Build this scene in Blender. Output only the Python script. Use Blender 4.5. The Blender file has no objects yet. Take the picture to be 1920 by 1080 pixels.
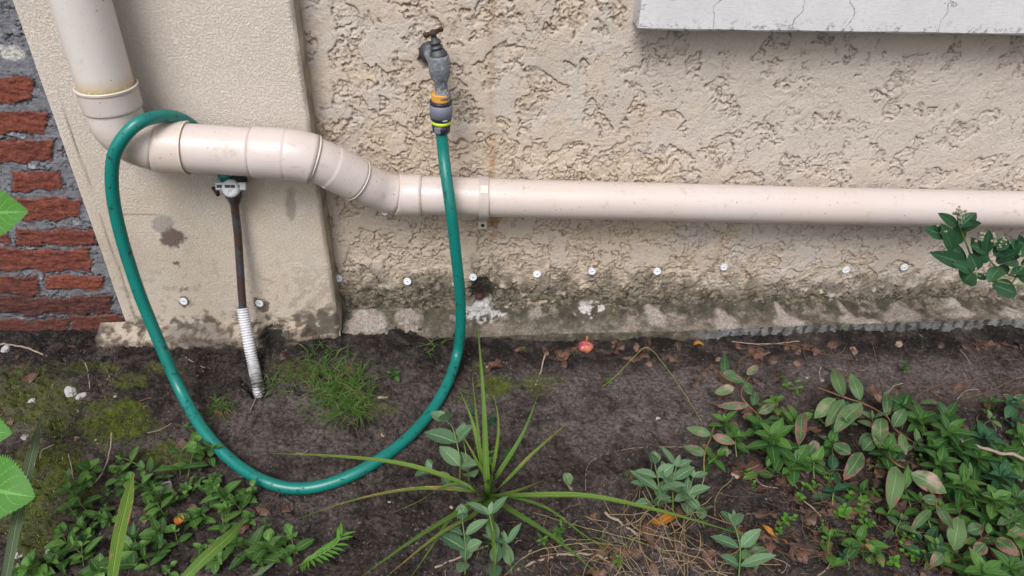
import bpy, math, random
import numpy as np
from mathutils import Vector
random.seed(7); rng = np.random.default_rng(7)
S = bpy.context.scene
C = S.collection

# ------------------------------------------------------------ camera
FPX = 1387.0
CAM = np.array([0.0, -1.40, 1.10])
d_c = np.array([-60, 1950, 1387.0]); d_c /= np.linalg.norm(d_c)
x_c = np.array([31440, 0, 1387.0]); x_c -= d_c * x_c.dot(d_c); x_c /= np.linalg.norm(x_c)
y_c = np.cross(x_c, d_c)
RW = np.array([x_c[0], y_c[0], -d_c[0]]); DW = np.array([x_c[1], y_c[1], -d_c[1]]); FW = np.array([x_c[2], y_c[2], -d_c[2]])
cd = bpy.data.cameras.new('camera'); cam = bpy.data.objects.new('camera', cd); C.objects.link(cam)
from mathutils import Matrix
m = Matrix(((RW[0], -DW[0], -FW[0], CAM[0]), (RW[1], -DW[1], -FW[1], CAM[1]), (RW[2], -DW[2], -FW[2], CAM[2]), (0, 0, 0, 1)))
cam.matrix_world = m
cd.sensor_width = 36; cd.lens = FPX / 1920 * 36; cd.clip_start = .02; cd.clip_end = 500
S.camera = cam
S.render.resolution_x = 1024; S.render.resolution_y = 576

# ------------------------------------------------------------ light: overcast
SUN_EL, SUN_AZ = math.radians(52), math.radians(200)      # azimuth clockwise from +Y
w = bpy.data.worlds.new('World'); S.world = w; w.use_nodes = True
wn = w.node_tree; bg = wn.nodes['Background']
sky = wn.nodes.new('ShaderNodeTexSky'); sky.sky_type = 'NISHITA'; sky.sun_disc = False
sky.sun_elevation = SUN_EL; sky.sun_rotation = SUN_AZ; sky.air_density = 1.0; sky.dust_density = 4.0; sky.ozone_density = 1.0
hs = wn.nodes.new('ShaderNodeHueSaturation'); hs.inputs['Saturation'].default_value = .28
wn.links.new(sky.outputs[0], hs.inputs['Color']); wn.links.new(hs.outputs[0], bg.inputs[0]); bg.inputs[1].default_value = .125
sl = bpy.data.lights.new('sun', 'SUN'); sl.energy = 1.7; sl.angle = math.radians(26); sl.color = (1, .985, .965)
so = bpy.data.objects.new('sun', sl); C.objects.link(so)
sd = Vector((math.sin(SUN_AZ) * math.cos(SUN_EL), math.cos(SUN_AZ) * math.cos(SUN_EL), math.sin(SUN_EL)))
so.rotation_euler = (-sd).to_track_quat('-Z', 'Y').to_euler(); so.location = (0, -3, 4)
S.view_settings.view_transform = 'Standard'; S.view_settings.look = 'None'; S.view_settings.gamma = 1
S.view_settings.exposure = 0.42

# ------------------------------------------------------------ pixel <-> world
def ray(px, py): return RW * (px - 960) + DW * (py - 540) + FW * FPX
def PY(px, py, Y):
    r = ray(px, py); return CAM + r * ((Y - CAM[1]) / r[1])
def PZ(px, py, Z):
    r = ray(px, py); return CAM + r * ((Z - CAM[2]) / r[2])
def proj(x, y, z):
    a, b, c = x - CAM[0], y - CAM[1], z - CAM[2]
    dep = a * FW[0] + b * FW[1] + c * FW[2]
    return 960 + FPX * (a * RW[0] + b * RW[1] + c * RW[2]) / dep, 540 + FPX * (a * DW[0] + b * DW[1] + c * DW[2]) / dep
def sst(a, b, x):
    t = np.clip((x - a) / (b - a), 0, 1); return t * t * (3 - 2 * t)

# ------------------------------------------------------------ noise
def _h(ix, iy, s):
    n = (ix.astype(np.int64) * 374761393 + iy.astype(np.int64) * 668265263 + s * 1442695041) & 0xffffffff
    n = ((n ^ (n >> 13)) * 1274126177) & 0xffffffff
    n = ((n ^ (n >> 16)) * 2246822519) & 0xffffffff
    return ((n ^ (n >> 15)) & 0xffffff) / float(0x1000000)
def perlin(x, y, s=0):
    x = np.asarray(x, float); y = np.asarray(y, float)
    x0 = np.floor(x); y0 = np.floor(y); fx = x - x0; fy = y - y0
    u = fx * fx * fx * (fx * (fx * 6 - 15) + 10); v = fy * fy * fy * (fy * (fy * 6 - 15) + 10)
    def g(i, j):
        a = _h(x0 + i, y0 + j, s) * 2 * math.pi
        return np.cos(a) * (fx - i) + np.sin(a) * (fy - j)
    return 1.5 * ((g(0, 0) * (1 - u) + g(1, 0) * u) * (1 - v) + (g(0, 1) * (1 - u) + g(1, 1) * u) * v)
def fbm(x, y, o=4, s=0, g=.5):
    r = 0; a = 1; t = 0
    for k in range(o):
        r = r + a * perlin(x, y, s + k * 17); t += a; a *= g; x = x * 2.03 + 3.1; y = y * 2.03 - 1.7
    return r / t
def worley(x, y, s=0):
    x0 = np.floor(x); y0 = np.floor(y); f1 = np.full(x.shape, 9.); f2 = np.full(x.shape, 9.); cid = np.zeros(x.shape)
    for i in (-1, 0, 1):
        for j in (-1, 0, 1):
            cx = x0 + i; cy = y0 + j
            d = np.hypot(cx + _h(cx, cy, s) - x, cy + _h(cx, cy, s + 5) - y)
            n = d < f1; f2 = np.where(n, f1, np.minimum(f2, d)); cid = np.where(n, _h(cx, cy, s + 9), cid); f1 = np.where(n, d, f1)
    return f1, f2, cid
def blur(h, r):
    for ax in (0, 1):
        p = [(0, 0), (0, 0)]; p[ax] = (r + 1, r)
        c = np.cumsum(np.pad(h, p, mode='edge'), axis=ax); n = 2 * r + 1
        h = (np.take(c, range(n, c.shape[ax]), ax) - np.take(c, range(0, c.shape[ax] - n), ax)) / n
    return h

# ------------------------------------------------------------ ground height (low frequency, used to seat things)
def gz(x, y):
    z = .036 * sst(.1, 1.25, x) * sst(-.9, -.1, y)
    z = z + .010 * perlin(x * 3.1 + 4, y * 3.1, 91) + .005 * perlin(x * 8, y * 8, 92)
    z = z + .012 * np.exp(-((x + .33) / .12) ** 2 - ((y + .17) / .08) ** 2)
    return z
def GP(px, py, dz=0.0):
    z = 0.
    for _ in range(8):
        p = PZ(px, py, z + dz); z = float(gz(p[0], p[1]))
    return p

# ------------------------------------------------------------ node helpers
def nd(nt, t, ins=None, **at):
    n = nt.nodes.new(t)
    for k, v in at.items(): setattr(n, k, v)
    for k, v in (ins or {}).items():
        s = n.inputs[k]
        if isinstance(v, bpy.types.NodeSocket): nt.links.new(v, s)
        else: s.default_value = v if not isinstance(v, tuple) or len(v) != 3 or s.type != 'RGBA' else (*v, 1)
    return n
def mt(nt, op, a, b=0., clamp=False): return nd(nt, 'ShaderNodeMath', {0: a, 1: b}, operation=op, use_clamp=clamp).outputs[0]
def mx(nt, f, a, b, mode='MIX'):
    return nd(nt, 'ShaderNodeMix', {0: f, 6: a, 7: b}, data_type='RGBA', blend_type=mode).outputs[2]
def rmp(nt, v, lo, hi, a=0., b=1.):
    return nd(nt, 'ShaderNodeMapRange', {0: v, 1: lo, 2: hi, 3: a, 4: b}, interpolation_type='SMOOTHSTEP').outputs[0]
def noi(nt, co, sc, det=4., ro=.55, dis=0.):
    return nd(nt, 'ShaderNodeTexNoise', {'Vector': co, 'Scale': sc, 'Detail': det, 'Roughness': ro, 'Distortion': dis}).outputs[0]
def mat(name):
    m = bpy.data.materials.new(name); m.use_nodes = True; nt = m.node_tree
    return m, nt, nt.nodes['Principled BSDF'], nd(nt, 'ShaderNodeTexCoord').outputs['Object']
def bump(nt, p, h, dist, st=1.):
    b = nd(nt, 'ShaderNodeBump', {'Height': h, 'Distance': dist, 'Strength': st}); nt.links.new(b.outputs[0], p.inputs['Normal'])
def setin(nt, p, **k):
    for n, v in k.items():
        n = n.replace('_', ' ')
        if isinstance(v, bpy.types.NodeSocket): nt.links.new(v, p.inputs[n])
        else: p.inputs[n].default_value = (*v, 1) if isinstance(v, tuple) else v
def attr(nt, name):
    a = nd(nt, 'ShaderNodeAttribute', attribute_name=name)
    s = nd(nt, 'ShaderNodeSeparateColor', {0: a.outputs['Color']})
    return s.outputs[0], s.outputs[1], s.outputs[2]
def simple(name, col, rough=.5, var=.15, sc=60, bmp=0., metal=0., spec=.5, dirt=None, dsc=30, dth=.6):
    m, nt, p, co = mat(name)
    n = noi(nt, co, sc, 5)
    c = mx(nt, n, tuple(v * (1 - var) for v in col), tuple(min(1, v * (1 + var)) for v in col))
    r = rough
    if dirt:
        f = rmp(nt, noi(nt, co, dsc, 6, .65), dth, dth + .08)
        c = mx(nt, f, c, dirt)
    setin(nt, p, Base_Color=c, Roughness=r, Metallic=metal, Specular_IOR_Level=spec)
    if bmp: bump(nt, p, noi(nt, co, sc * 4, 4), bmp)
    return m

# ------------------------------------------------------------ mesh helpers
def tag(o, label=None, cat=None, group=None, kind=None):
    for k, v in (('label', label), ('category', cat), ('group', group), ('kind', kind)):
        if v: o[k] = v
    return o
def empty(name, loc, label, cat, group=None):
    o = bpy.data.objects.new(name, None); o.empty_display_size = .02; C.objects.link(o); o.location = loc
    return tag(o, label, cat, group)
class MB:
    def __init__(s): s.v = []; s.f = []; s.uv = []; s.t = []
    def add(s, vs, fs, uv=None, t=None):
        b = len(s.v); s.v += [tuple(map(float, p)) for p in vs]; s.f += [tuple(b + i for i in q) for q in fs]
        s.uv += uv if uv else [(0., 0.)] * len(vs); s.t += [t or (0., 0., 0.)] * len(vs)
    def build(s, name, mat_, parent=None, loc=None, smooth=True, data_only=False):
        me = bpy.data.meshes.new(name)
        L = np.array(parent.location if parent else (loc if loc is not None else (0, 0, 0)))
        v = np.array(s.v) - (L if not (parent and data_only) else 0)
        if parent and parent.parent: v = v - np.array(parent.parent.location)
        me.from_pydata(v.tolist(), [], s.f)
        me.materials.append(mat_)
        if smooth: me.polygons.foreach_set('use_smooth', [True] * len(me.polygons))
        uvl = me.uv_layers.new(name='UVMap'); li = np.zeros(len(me.loops), int); me.loops.foreach_get('vertex_index', li)
        uvl.data.foreach_set('uv', np.array(s.uv)[li].astype(np.float32).ravel())
        ca = me.color_attributes.new('tint', 'FLOAT_COLOR', 'POINT')
        ca.data.foreach_set('color', np.hstack([np.array(s.t), np.ones((len(s.t), 1))]).astype(np.float32).ravel())
        me.update()
        o = bpy.data.objects.new(name, me); C.objects.link(o)
        if parent: o.parent = parent
        elif loc is not None: o.location = loc
        return o
def nrm(v):
    n = np.linalg.norm(v); return v / n if n > 1e-9 else v
def catmull(P, n=8):
    P = [np.array(p, float) for p in P]; P = [2 * P[0] - P[1]] + P + [2 * P[-1] - P[-2]]; out = []
    for i in range(1, len(P) - 2):
        for k in range(n):
            t = k / n; a, b, c, d = P[i - 1], P[i], P[i + 1], P[i + 2]
            out.append(.5 * ((2 * b) + (-a + c) * t + (2 * a - 5 * b + 4 * c - d) * t * t + (-a + 3 * b - 3 * c + d) * t ** 3))
    out.append(P[-2]); return np.array(out)
def resample(P, step):
    P = np.array(P); d = np.r_[0, np.cumsum(np.linalg.norm(np.diff(P, axis=0), axis=1))]
    n = max(2, int(d[-1] / step) + 1); s = np.linspace(0, d[-1], n)
    return np.stack([np.interp(s, d, P[:, k]) for k in range(3)], 1), s
def tube(M, P, R, seg=12, cap=True, t=None):
    P = np.array(P); n = len(P); R = np.full(n, R) if np.isscalar(R) else np.array(R)
    T = np.gradient(P, axis=0); T /= np.linalg.norm(T, axis=1)[:, None] + 1e-12
    u = np.cross(T[0], (0, 0, 1.)); u = nrm(u if np.linalg.norm(u) > .1 else np.cross(T[0], (0, 1., 0)))
    vs = []; uv = []; L = 0
    for i in range(n):
        u = nrm(u - T[i] * u.dot(T[i])); v = np.cross(T[i], u)
        if i: L += np.linalg.norm(P[i] - P[i - 1])
        for k in range(seg):
            a = 2 * math.pi * k / seg; vs.append(P[i] + R[i] * (math.cos(a) * u + math.sin(a) * v)); uv.append((k / seg, L))
    fs = [(i * seg + k, i * seg + (k + 1) % seg, (i + 1) * seg + (k + 1) % seg, (i + 1) * seg + k) for i in range(n - 1) for k in range(seg)]
    if cap: fs += [tuple(range(seg))[::-1], tuple((n - 1) * seg + k for k in range(seg))]
    M.add(vs, fs, uv, t)
def lathe(M, o, ax, prof, seg=24, t=None, cap=True):
    o = np.array(o, float); ax = nrm(np.array(ax, float)); P = [o + ax * a for a, r in prof]; 
    u = np.cross(ax, (0, 0, 1.)); u = nrm(u if np.linalg.norm(u) > .1 else np.cross(ax, (0, 1., 0))); v = np.cross(ax, u)
    vs = [P[i] + prof[i][1] * (math.cos(2 * math.pi * k / seg) * u + math.sin(2 * math.pi * k / seg) * v) for i in range(len(prof)) for k in range(seg)]
    n = len(prof)
    fs = [(i * seg + k, i * seg + (k + 1) % seg, (i + 1) * seg + (k + 1) % seg, (i + 1) * seg + k) for i in range(n - 1) for k in range(seg)]
    if cap: fs += [tuple(range(seg))[::-1], tuple((n - 1) * seg + k for k in range(seg))]
    M.add(vs, fs, [(k / seg, i / n) for i in range(n) for k in range(seg)], t)
def rbox(M, c, u, v, w_, hu, hv, hw, b=.15):
    """bevelled box centred at c with axes u v w and half sizes"""
    c, u, v, w_ = [np.array(q, float) for q in (c, u, v, w_)]; bb = min(hu, hv, hw) * b
    vs = []; fs = []
    rings = [(-1, 1 - 0, bb), (-1, 0, 0), (1, 0, 0), (1, 1, bb)]
    loop = [(-hu, -hv + bb), (-hu + bb, -hv), (hu - bb, -hv), (hu, -hv + bb), (hu, hv - bb), (hu - bb, hv), (-hu + bb, hv), (-hu, hv - bb)]
    for i, (sg, inn, _) in enumerate(rings):
        k = 1 - bb / max(hu, hv) if inn else 1
        z = sg * (hw if inn else hw - bb)
        for a, d in loop:
            aa = a - math.copysign(bb, a) * (1 if inn else 0); dd = d - math.copysign(bb, d) * (1 if inn else 0)
            vs.append(c + u * aa + v * dd + w_ * z)
    for i in range(3):
        for k in range(8): fs.append((i * 8 + k, i * 8 + (k + 1) % 8, (i + 1) * 8 + (k + 1) % 8, (i + 1) * 8 + k))
    fs += [tuple(range(8))[::-1], tuple(24 + k for k in range(8))]
    M.add(vs, fs)
def sheet(name, X, Y, Z, mat_, at, flip=False):
    """grid mesh from 2-D arrays"""
    r, c = X.shape; me = bpy.data.meshes.new(name)
    i = np.arange(r * c).reshape(r, c)
    q = np.stack([i[:-1, :-1], i[:-1, 1:], i[1:, 1:], i[1:, :-1]], -1).reshape(-1, 4)
    if flip: q = q[:, ::-1]
    me.vertices.add(r * c); me.vertices.foreach_set('co', np.stack([X, Y, Z], -1).astype(np.float32).ravel())
    me.loops.add(q.size); me.loops.foreach_set('vertex_index', q.astype(np.int32).ravel())
    me.polygons.add(len(q)); me.polygons.foreach_set('loop_start', np.arange(0, q.size, 4, dtype=np.int32))
    me.polygons.foreach_set('use_smooth', np.ones(len(q), bool))
    me.update(calc_edges=True); me.materials.append(mat_)
    for k, (a, b, d) in at.items():
        ca = me.color_attributes.new(k, 'FLOAT_COLOR', 'POINT')
        z = np.ones((r, c)); ca.data.foreach_set('color', np.stack([a * z, b * z, d * z, z], -1).astype(np.float32).ravel())
    o = bpy.data.objects.new(name, me); C.objects.link(o); return o
def axis(lo, a, b, hi, step):
    mid = np.arange(a, b + step, step); L = []; x = a; s = step
    while x > lo: s *= 1.25; x -= s; L.append(x)
    Rr = []; x = mid[-1]; s = step
    while x < hi: s *= 1.25; x += s; Rr.append(x)
    return np.array(L[::-1] + list(mid) + Rr)
def blob(px, py, cx, cy, rx, ry, nz, soft=.35, amp=.45):
    d = np.hypot((px - cx) / rx, (py - cy) / ry) + amp * nz
    return 1 - sst(1 - soft, 1 + soft, d)

# ============================================================ MATERIALS of the walls
def mat_stucco():
    m, nt, p, co = mat('rough_stucco')
    dirt, moss, rust = attr(nt, 'ma'); warm, white, plate = attr(nt, 'mb')
    n1 = noi(nt, co, 6, 5); n2 = noi(nt, co, 300, 3)
    c = mx(nt, n1, (.50, .43, .375), (.60, .535, .48))
    c = mx(nt, warm, c, mx(nt, n1, (.50, .40, .30), (.635, .54, .445)))
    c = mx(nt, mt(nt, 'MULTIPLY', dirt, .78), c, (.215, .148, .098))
    c = mx(nt, rust, c, (.33, .15, .035))
    mc = mx(nt, rmp(nt, noi(nt, co, 45, 6, .7), .35, .65), (.022, .022, .018), (.125, .112, .072))
    c = mx(nt, moss, c, mc)
    c = mx(nt, mt(nt, 'MULTIPLY', white, .85), c, (.62, .61, .60))
    c = mx(nt, rmp(nt, n2, .35, .7, 0, .16), c, (.24, .19, .15))
    # fly specks
    sp = nd(nt, 'ShaderNodeTexVoronoi', {'Vector': co, 'Scale': 42.}, feature='F1').outputs['Distance']
    spm = mt(nt, 'MULTIPLY', rmp(nt, sp, .045, .07, 1, 0), rmp(nt, noi(nt, co, 9), .52, .6))
    c = mx(nt, spm, c, (.05, .03, .022))
    setin(nt, p, Base_Color=c, Roughness=.85, Specular_IOR_Level=.3)
    bump(nt, p, mt(nt, 'ADD', noi(nt, co, 260, 5, .7), mt(nt, 'MULTIPLY', noi(nt, co, 90, 5, .7), 1.2)), .0026)
    return m
def mat_render():
    m, nt, p, co = mat('sand_render')
    dirt, moss, patch = attr(nt, 'ma'); warm, white, g = attr(nt, 'mb')
    n1 = noi(nt, co, 4, 5)
    c = mx(nt, n1, (.57, .50, .445), (.665, .60, .55))
    c = mx(nt, warm, c, mx(nt, n1, (.52, .425, .32), (.64, .55, .445)))
    c = mx(nt, patch, c, (.17, .125, .105)); c = mx(nt, white, c, (.30, .275, .25))
    c = mx(nt, dirt, c, (.12, .085, .06))
    c = mx(nt, moss, c, (.05, .045, .035))
    sp = nd(nt, 'ShaderNodeTexVoronoi', {'Vector': co, 'Scale': 55.}, feature='F1').outputs['Distance']
    spm = mt(nt, 'MULTIPLY', rmp(nt, sp, .04, .075, 1, 0), rmp(nt, noi(nt, co, 7), .50, .6))
    c = mx(nt, spm, c, (.05, .03, .022))
    w1 = noi(nt, co, 250, 4, .65, .4)
    c = mx(nt, rmp(nt, w1, .36, .5, .15, 0), c, (.24, .18, .14))
    setin(nt, p, Base_Color=c, Roughness=.85, Specular_IOR_Level=.3)
    bump(nt, p, mt(nt, 'ADD', rmp(nt, w1, .35, .6), mt(nt, 'MULTIPLY', noi(nt, co, 100, 3), .7)), .0010)
    return m
def mat_brick():
    m, nt, p, co = mat('brick_and_mortar')
    br, hue, wh = attr(nt, 'ma'); dk, _, _ = attr(nt, 'mb')
    n = noi(nt, co, 70, 6, .65); n2 = noi(nt, co, 260, 4, .7)
    bc = mx(nt, hue, (.20, .052, .034), (.085, .030, .028))
    bc = mx(nt, rmp(nt, n, .38, .68), bc, mx(nt, hue, (.31, .095, .060), (.15, .060, .050)))
    bc = mx(nt, rmp(nt, n2, .58, .72, 0, .7), bc, (.06, .03, .025))
    mc = mx(nt, n, (.11, .112, .125), (.30, .31, .35)); mc = mx(nt, wh, mc, (.62, .6, .57))
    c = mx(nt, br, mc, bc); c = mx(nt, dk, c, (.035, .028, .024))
    setin(nt, p, Base_Color=c, Roughness=.9, Specular_IOR_Level=.25)
    bump(nt, p, mt(nt, 'ADD', noi(nt, co, 200, 5, .7), noi(nt, co, 60, 5, .7)), .005)
    return m
def mat_ledge():
    m, nt, p, co = mat('ledge_mortar')
    moss, lump, slate = attr(nt, 'ma'); white, seam, warm = attr(nt, 'mb')
    n = rmp(nt, noi(nt, co, 26, 7, .72), .36, .64); n2 = noi(nt, co, 200, 5, .75)
    c = mx(nt, n, (.085, .070, .056), (.30, .25, .205))
    c = mx(nt, warm, c, (.42, .32, .20))
    c = mx(nt, mt(nt, 'MULTIPLY', moss, rmp(nt, noi(nt, co, 50, 6, .7), .3, .6, .55, 1)), c, mx(nt, n, (.018, .018, .011), (.060, .055, .030)))
    c = mx(nt, lump, c, mx(nt, n, (.30, .255, .22), (.40, .35, .315)))
    c = mx(nt, slate, c, mx(nt, n, (.13, .13, .13), (.27, .272, .28)))
    c = mx(nt, seam, c, (.05, .042, .035)); c = mx(nt, mt(nt, 'MULTIPLY', white, .85), c, (.62, .61, .60))
    c = mx(nt, rmp(nt, n2, .38, .62, 0, .55), c, (.07, .058, .047))
    setin(nt, p, Base_Color=c, Roughness=.8, Specular_IOR_Level=.35)
    bump(nt, p, mt(nt, 'ADD', noi(nt, co, 320, 4, .7), noi(nt, co, 90, 4, .7)), .002)
    return m
def mat_soil():
    m, nt, p, co = mat('damp_soil')
    moss, light, dark = attr(nt, 'ma')
    n = noi(nt, co, 9, 6, .6); n2 = noi(nt, co, 130, 5, .75); n3 = noi(nt, co, 38, 5, .7)
    c = mx(nt, n, (.062, .046, .040), (.125, .096, .086))
    c = mx(nt, light, c, mx(nt, n3, (.155, .125, .118), (.29, .24, .228)))
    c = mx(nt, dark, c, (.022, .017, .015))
    c = mx(nt, mt(nt, 'MULTIPLY', rmp(nt, noi(nt, co, 17, 8, .72, .6), .44, .60), .42), c, (.22, .175, .162))
    c = mx(nt, mt(nt, 'MULTIPLY', rmp(nt, noi(nt, co, 27, 8, .75, .5), .50, .62), .75), c, (.022, .017, .015))
    c = mx(nt, rmp(nt, n2, .40, .60), mx(nt, .62, c, (.014, .011, .010)), c)
    c = mx(nt, rmp(nt, noi(nt, co, 210, 3, .7), .60, .70, 0, .65), c, (.24, .205, .19))
    mc = mx(nt, n2, (.04, .055, .008), (.19, .23, .035))
    c = mx(nt, mt(nt, 'MULTIPLY', moss, rmp(nt, n3, .35, .55, .3, 1)), c, mc)
    setin(nt, p, Base_Color=c, Roughness=rmp(nt, n3, .3, .7, .5, .9), Specular_IOR_Level=.22)
    bump(nt, p, mt(nt, 'ADD', n2, mt(nt, 'MULTIPLY', noi(nt, co, 420, 3, .7), .5)), .011)
    return m

# ============================================================ ROUGH STUCCO WALL
YP = -.06                                   # pilaster face
XL = PY(130, 312, YP)[0]; XR = PY(591, 305, YP)[0]
ax_x = axis(-.56, XR - .01, 1.55, 3.0, .0021); ax_z = axis(-.05, .015, .98, 2.4, .0021)
X, Z = np.meshgrid(ax_x, ax_z); PX, PYY = proj(X, 0 * X, Z)
wx = X + .012 * fbm(X * 22, Z * 22, 3, 1); wz = Z + .012 * fbm(X * 22, Z * 22, 3, 2)
bias = .13 * sst(750, 1450, PX) * sst(420, 250, PYY) + .06 * sst(800, 1500, PX) - .055 + .10 * sst(400, 100, PYY) - .16 * np.exp(-((PX - 750) / 160) ** 2 - ((PYY - 290) / 90) ** 2) \
    - .14 * np.exp(-((PX - 1100) / 260) ** 2 - ((PYY - 310) / 50) ** 2) - .12 * sst(440, 520, PYY)
pl = fbm(wx * 15, wz * 13, 4, 3, .55) + bias
plate = sst(.015, .05, pl)
def shards(sx, sz, sd_, ww):
    ax_, az_ = (X + ww * fbm(X * 60, Z * 60, 4, sd_ + 1, .6)) * sx, (Z + ww * fbm(X * 60, Z * 60, 4, sd_ + 2, .6)) * sz
    f1, f2, cid = worley(ax_, az_, sd_); return sst(0, .30, f2 - f1), cid, f1, np.exp(-((f2 - f1) / .07) ** 2)
A1, c1_, F1, K1 = shards(38, 50, 7, .016); A2, c2_, F2, K2 = shards(85, 110, 8, .008)
lump = A1 * (.35 + .65 * c1_)
fn1 = Z * 24 + 2.9 * fbm(wx * 15, wz * 12, 5, 401, .62) + .25 * fbm(X * 70, Z * 70, 3, 402, .6); fr1 = fn1 % 1
fn2 = Z * 62 + 3.2 * fbm(wx * 36 + 5, wz * 32, 5, 411, .62) + X * 9; fr2 = fn2 % 1
saw1 = (1 - fr1) * sst(1, .93, fr1) + sst(.93, 1, fr1); saw2 = (1 - fr2) * sst(1, .86, fr2) + sst(.86, 1, fr2)
vis1 = sst(-.22, .12, perlin(X * 17 + 3, Z * 17, 403) + .05); vis2 = sst(-.15, .2, perlin(X * 24, Z * 24, 404))
rough = .52 * saw1 * (.35 + .65 * vis1) + .30 * saw2 * (.3 + .7 * vis2) + .12 * A1 * c1_ + .13 * A2 * c2_ + .22 * (fbm(X * 90, Z * 120, 3, 9, .65) + .45)
crack = np.clip(np.exp(-((fr1 - .90) / .055) ** 2) * vis1 + .75 * np.exp(-((fr2 - .84) / .09) ** 2) * vis2 + .3 * K1 * sst(.05, .3, perlin(X * 26, Z * 26, 14)), 0, 1)
pcrack = np.exp(-((fr1 - .92) / .035) ** 2) * sst(.12, .3, perlin(X * 15, Z * 15, 405))
gzp = np.gradient(pl, axis=0)
groove = np.exp(-((pl - .008) / .018) ** 2) * (.35 + .65 * sst(-.002, .012, gzp)) * sst(-.25, .2, perlin(X * 18, Z * 18, 12))
H = plate * (.0056 + .0012 * fbm(X * 14, Z * 14, 3, 15) + .0014 * saw1 * vis1 - .0022 * pcrack) + (1 - plate) * (rough * .0074 - .0016 * crack) - .0034 * groove
H += .004 * fbm(X * 3, Z * 3, 2, 20) + .0016 * fbm(X * 20, Z * 7, 4, 22) + .0002 * perlin(X * 200, Z * 200, 21)
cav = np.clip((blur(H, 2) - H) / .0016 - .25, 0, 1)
# dark broken patch round the tap inlet, weep hole with roots
taphole = blob(PX, PYY, 800, 104, 13, 20, perlin(X * 70, Z * 70, 41) * 1.5, .25, .4); H -= .008 * taphole
hole = blob(PX, PYY, 905, 545, 20, 24, perlin(X * 60, Z * 60, 40), .25, .3)
H -= .02 * hole
nz1 = fbm(X * 14, Z * 14, 4, 50); nz2 = fbm(X * 40, Z * 40, 4, 51, .6)
dirt = np.clip(cav * (.8 + .6 * nz1) + .5 * groove * (1 - .3 * plate) + .75 * crack * (1 - plate) * (.7 + nz1) + .7 * pcrack * plate, 0, 1)  # brown tone in hollows, plate-edge grooves and cracks below flake edges
warm = np.clip(sst(-.25, .35, nz1 + .5 * np.exp(-((PX - 850) / 330) ** 2) - .35 + .55 * sst(150, 330, PYY) - .45 * sst(1150, 1500, PX) + .30 * sst(440, 520, PYY)) * (1 - .3 * plate), 0, 1)
moss_dark = sst(488, 545, PYY + 60 * nz2 + 40 * nz1 - 10 * sst(1200, 1400, PX)) * sst(-.34, .03, nz2 + .26 + .15 * np.sin(PX / 90.)) * 1.0
moss_dark = moss_dark * (.68 + .32 * np.clip(cav + sst(.2, -.1, nz2), 0, 1))
moss_dark = np.maximum(moss_dark, .75 * blob(PX, PYY, 670, 560, 60, 16, nz2 * 2)); moss_dark = np.maximum(moss_dark, .95 * hole); moss_dark = np.maximum(moss_dark, .85 * taphole)  # same dark tone also fills the root hole and tap recess
corner = sst(600, 570, PX) * .0
rust = .75 * np.exp(-((PX - 922 - 6 * nz1) / 7) ** 2) * sst(-.3, .3, nz2 + .15) * sst(430, 300, PYY) * (.35 + .65 * np.exp(-((PYY - 310) / 40) ** 2) + .35 * np.exp(-((PYY - 150) / 30) ** 2))
rust = np.maximum(rust, .7 * blob(PX, PYY, 927, 416, 9, 8, nz2 * 2)); rust = np.maximum(rust, .5 * blob(PX, PYY, 925, 440, 8, 7, nz2 * 2))
white = blob(PX, PYY, 898, 575, 30, 12, nz2 * 4.5, .25)
white = np.maximum(white, .8 * blob(PX, PYY, 1095, 568, 10, 6, nz2 * 4, .3))
wall = sheet('stucco_wall', X, -H, Z, mat_stucco(), {'ma': (dirt, moss_dark, rust), 'mb': (warm, white, plate)})
tag(wall, 'cream house wall in rough torn stucco behind the tap and the long pipe', 'wall')

# ============================================================ PILASTER
mr = mat_render()
ax = axis(XL - .001, XL, XR, XR + .001, .0032); ax[0] = XL; ax[-1] = XR; ax = np.unique(ax)
az = axis(-.05, .02, .98, 2.4, .0032)
X, Z = np.meshgrid(ax, az)
edge = np.minimum(X - XL, XR - X)
Hp =   .0004 * fbm(X * 190, Z * 190, 2, 60) + .0015 * fbm(X * 6, Z * 6, 3, 61) - .006 * (1 - sst(0, .007, edge)) ** 2
xs = XL + .027 + .002 * perlin(Z * 9, Z * 0, 66)
seam = np.exp(-((X - xs) / .0016) ** 2) * sst(.3, -.1, perlin(Z * 7, Z * 0 + 3, 65) - .4) * sst(.62, .5, Z)
Hp -= .0015 * seam
PX, PYY = proj(X, 0 * X + YP, Z)
nz1 = fbm(X * 12, Z * 12, 4, 70); nz2 = fbm(X * 45, Z * 45, 4, 71, .6)
patch = blob(PX, PYY, 322, 446, 22, 17, nz2 * 1.6, .15) ; patch = np.maximum(patch, sst(.25, .3, nz2) * blob(PX, PYY, 330, 485, 16, 30, nz1))
grey = blob(PX, PYY, 302, 420, 20, 17, nz2 * 1.2, .15) * .7
warm = np.clip(sst(230, 470, PYY + 70 * nz1) * (.55 + .6 * nz1) + .15, 0, 1)
dirt = .8 * seam + .75 * sst(.12, .3, nz2 + .25 * blob(PX, PYY, 600, 520, 60, 110, nz1)) * sst(430, 560, PYY) * .36
dirt = np.maximum(dirt, .45 * blob(PX, PYY, 545, 385, 10, 26, nz2 * 2)); dirt = np.maximum(dirt, .55 * blob(PX, PYY, 255, 402, 50, 1.2, nz2))
dirt = np.maximum(dirt, .9 * np.maximum(blob(PX, PYY, 346, 566, 9, 9, nz2 * 3, .15), blob(PX, PYY, 489, 572, 13, 13, nz2 * 3, .15)))
dirt = np.maximum(dirt, .45 * (1 - sst(0, .012, XR - X)) * sst(-.2, .3, nz1 + .1))
dirt = np.maximum(dirt, .8 * sst(.28, .34, nz2) * blob(PX, PYY, 345, 545, 8, 22, nz1))
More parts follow.
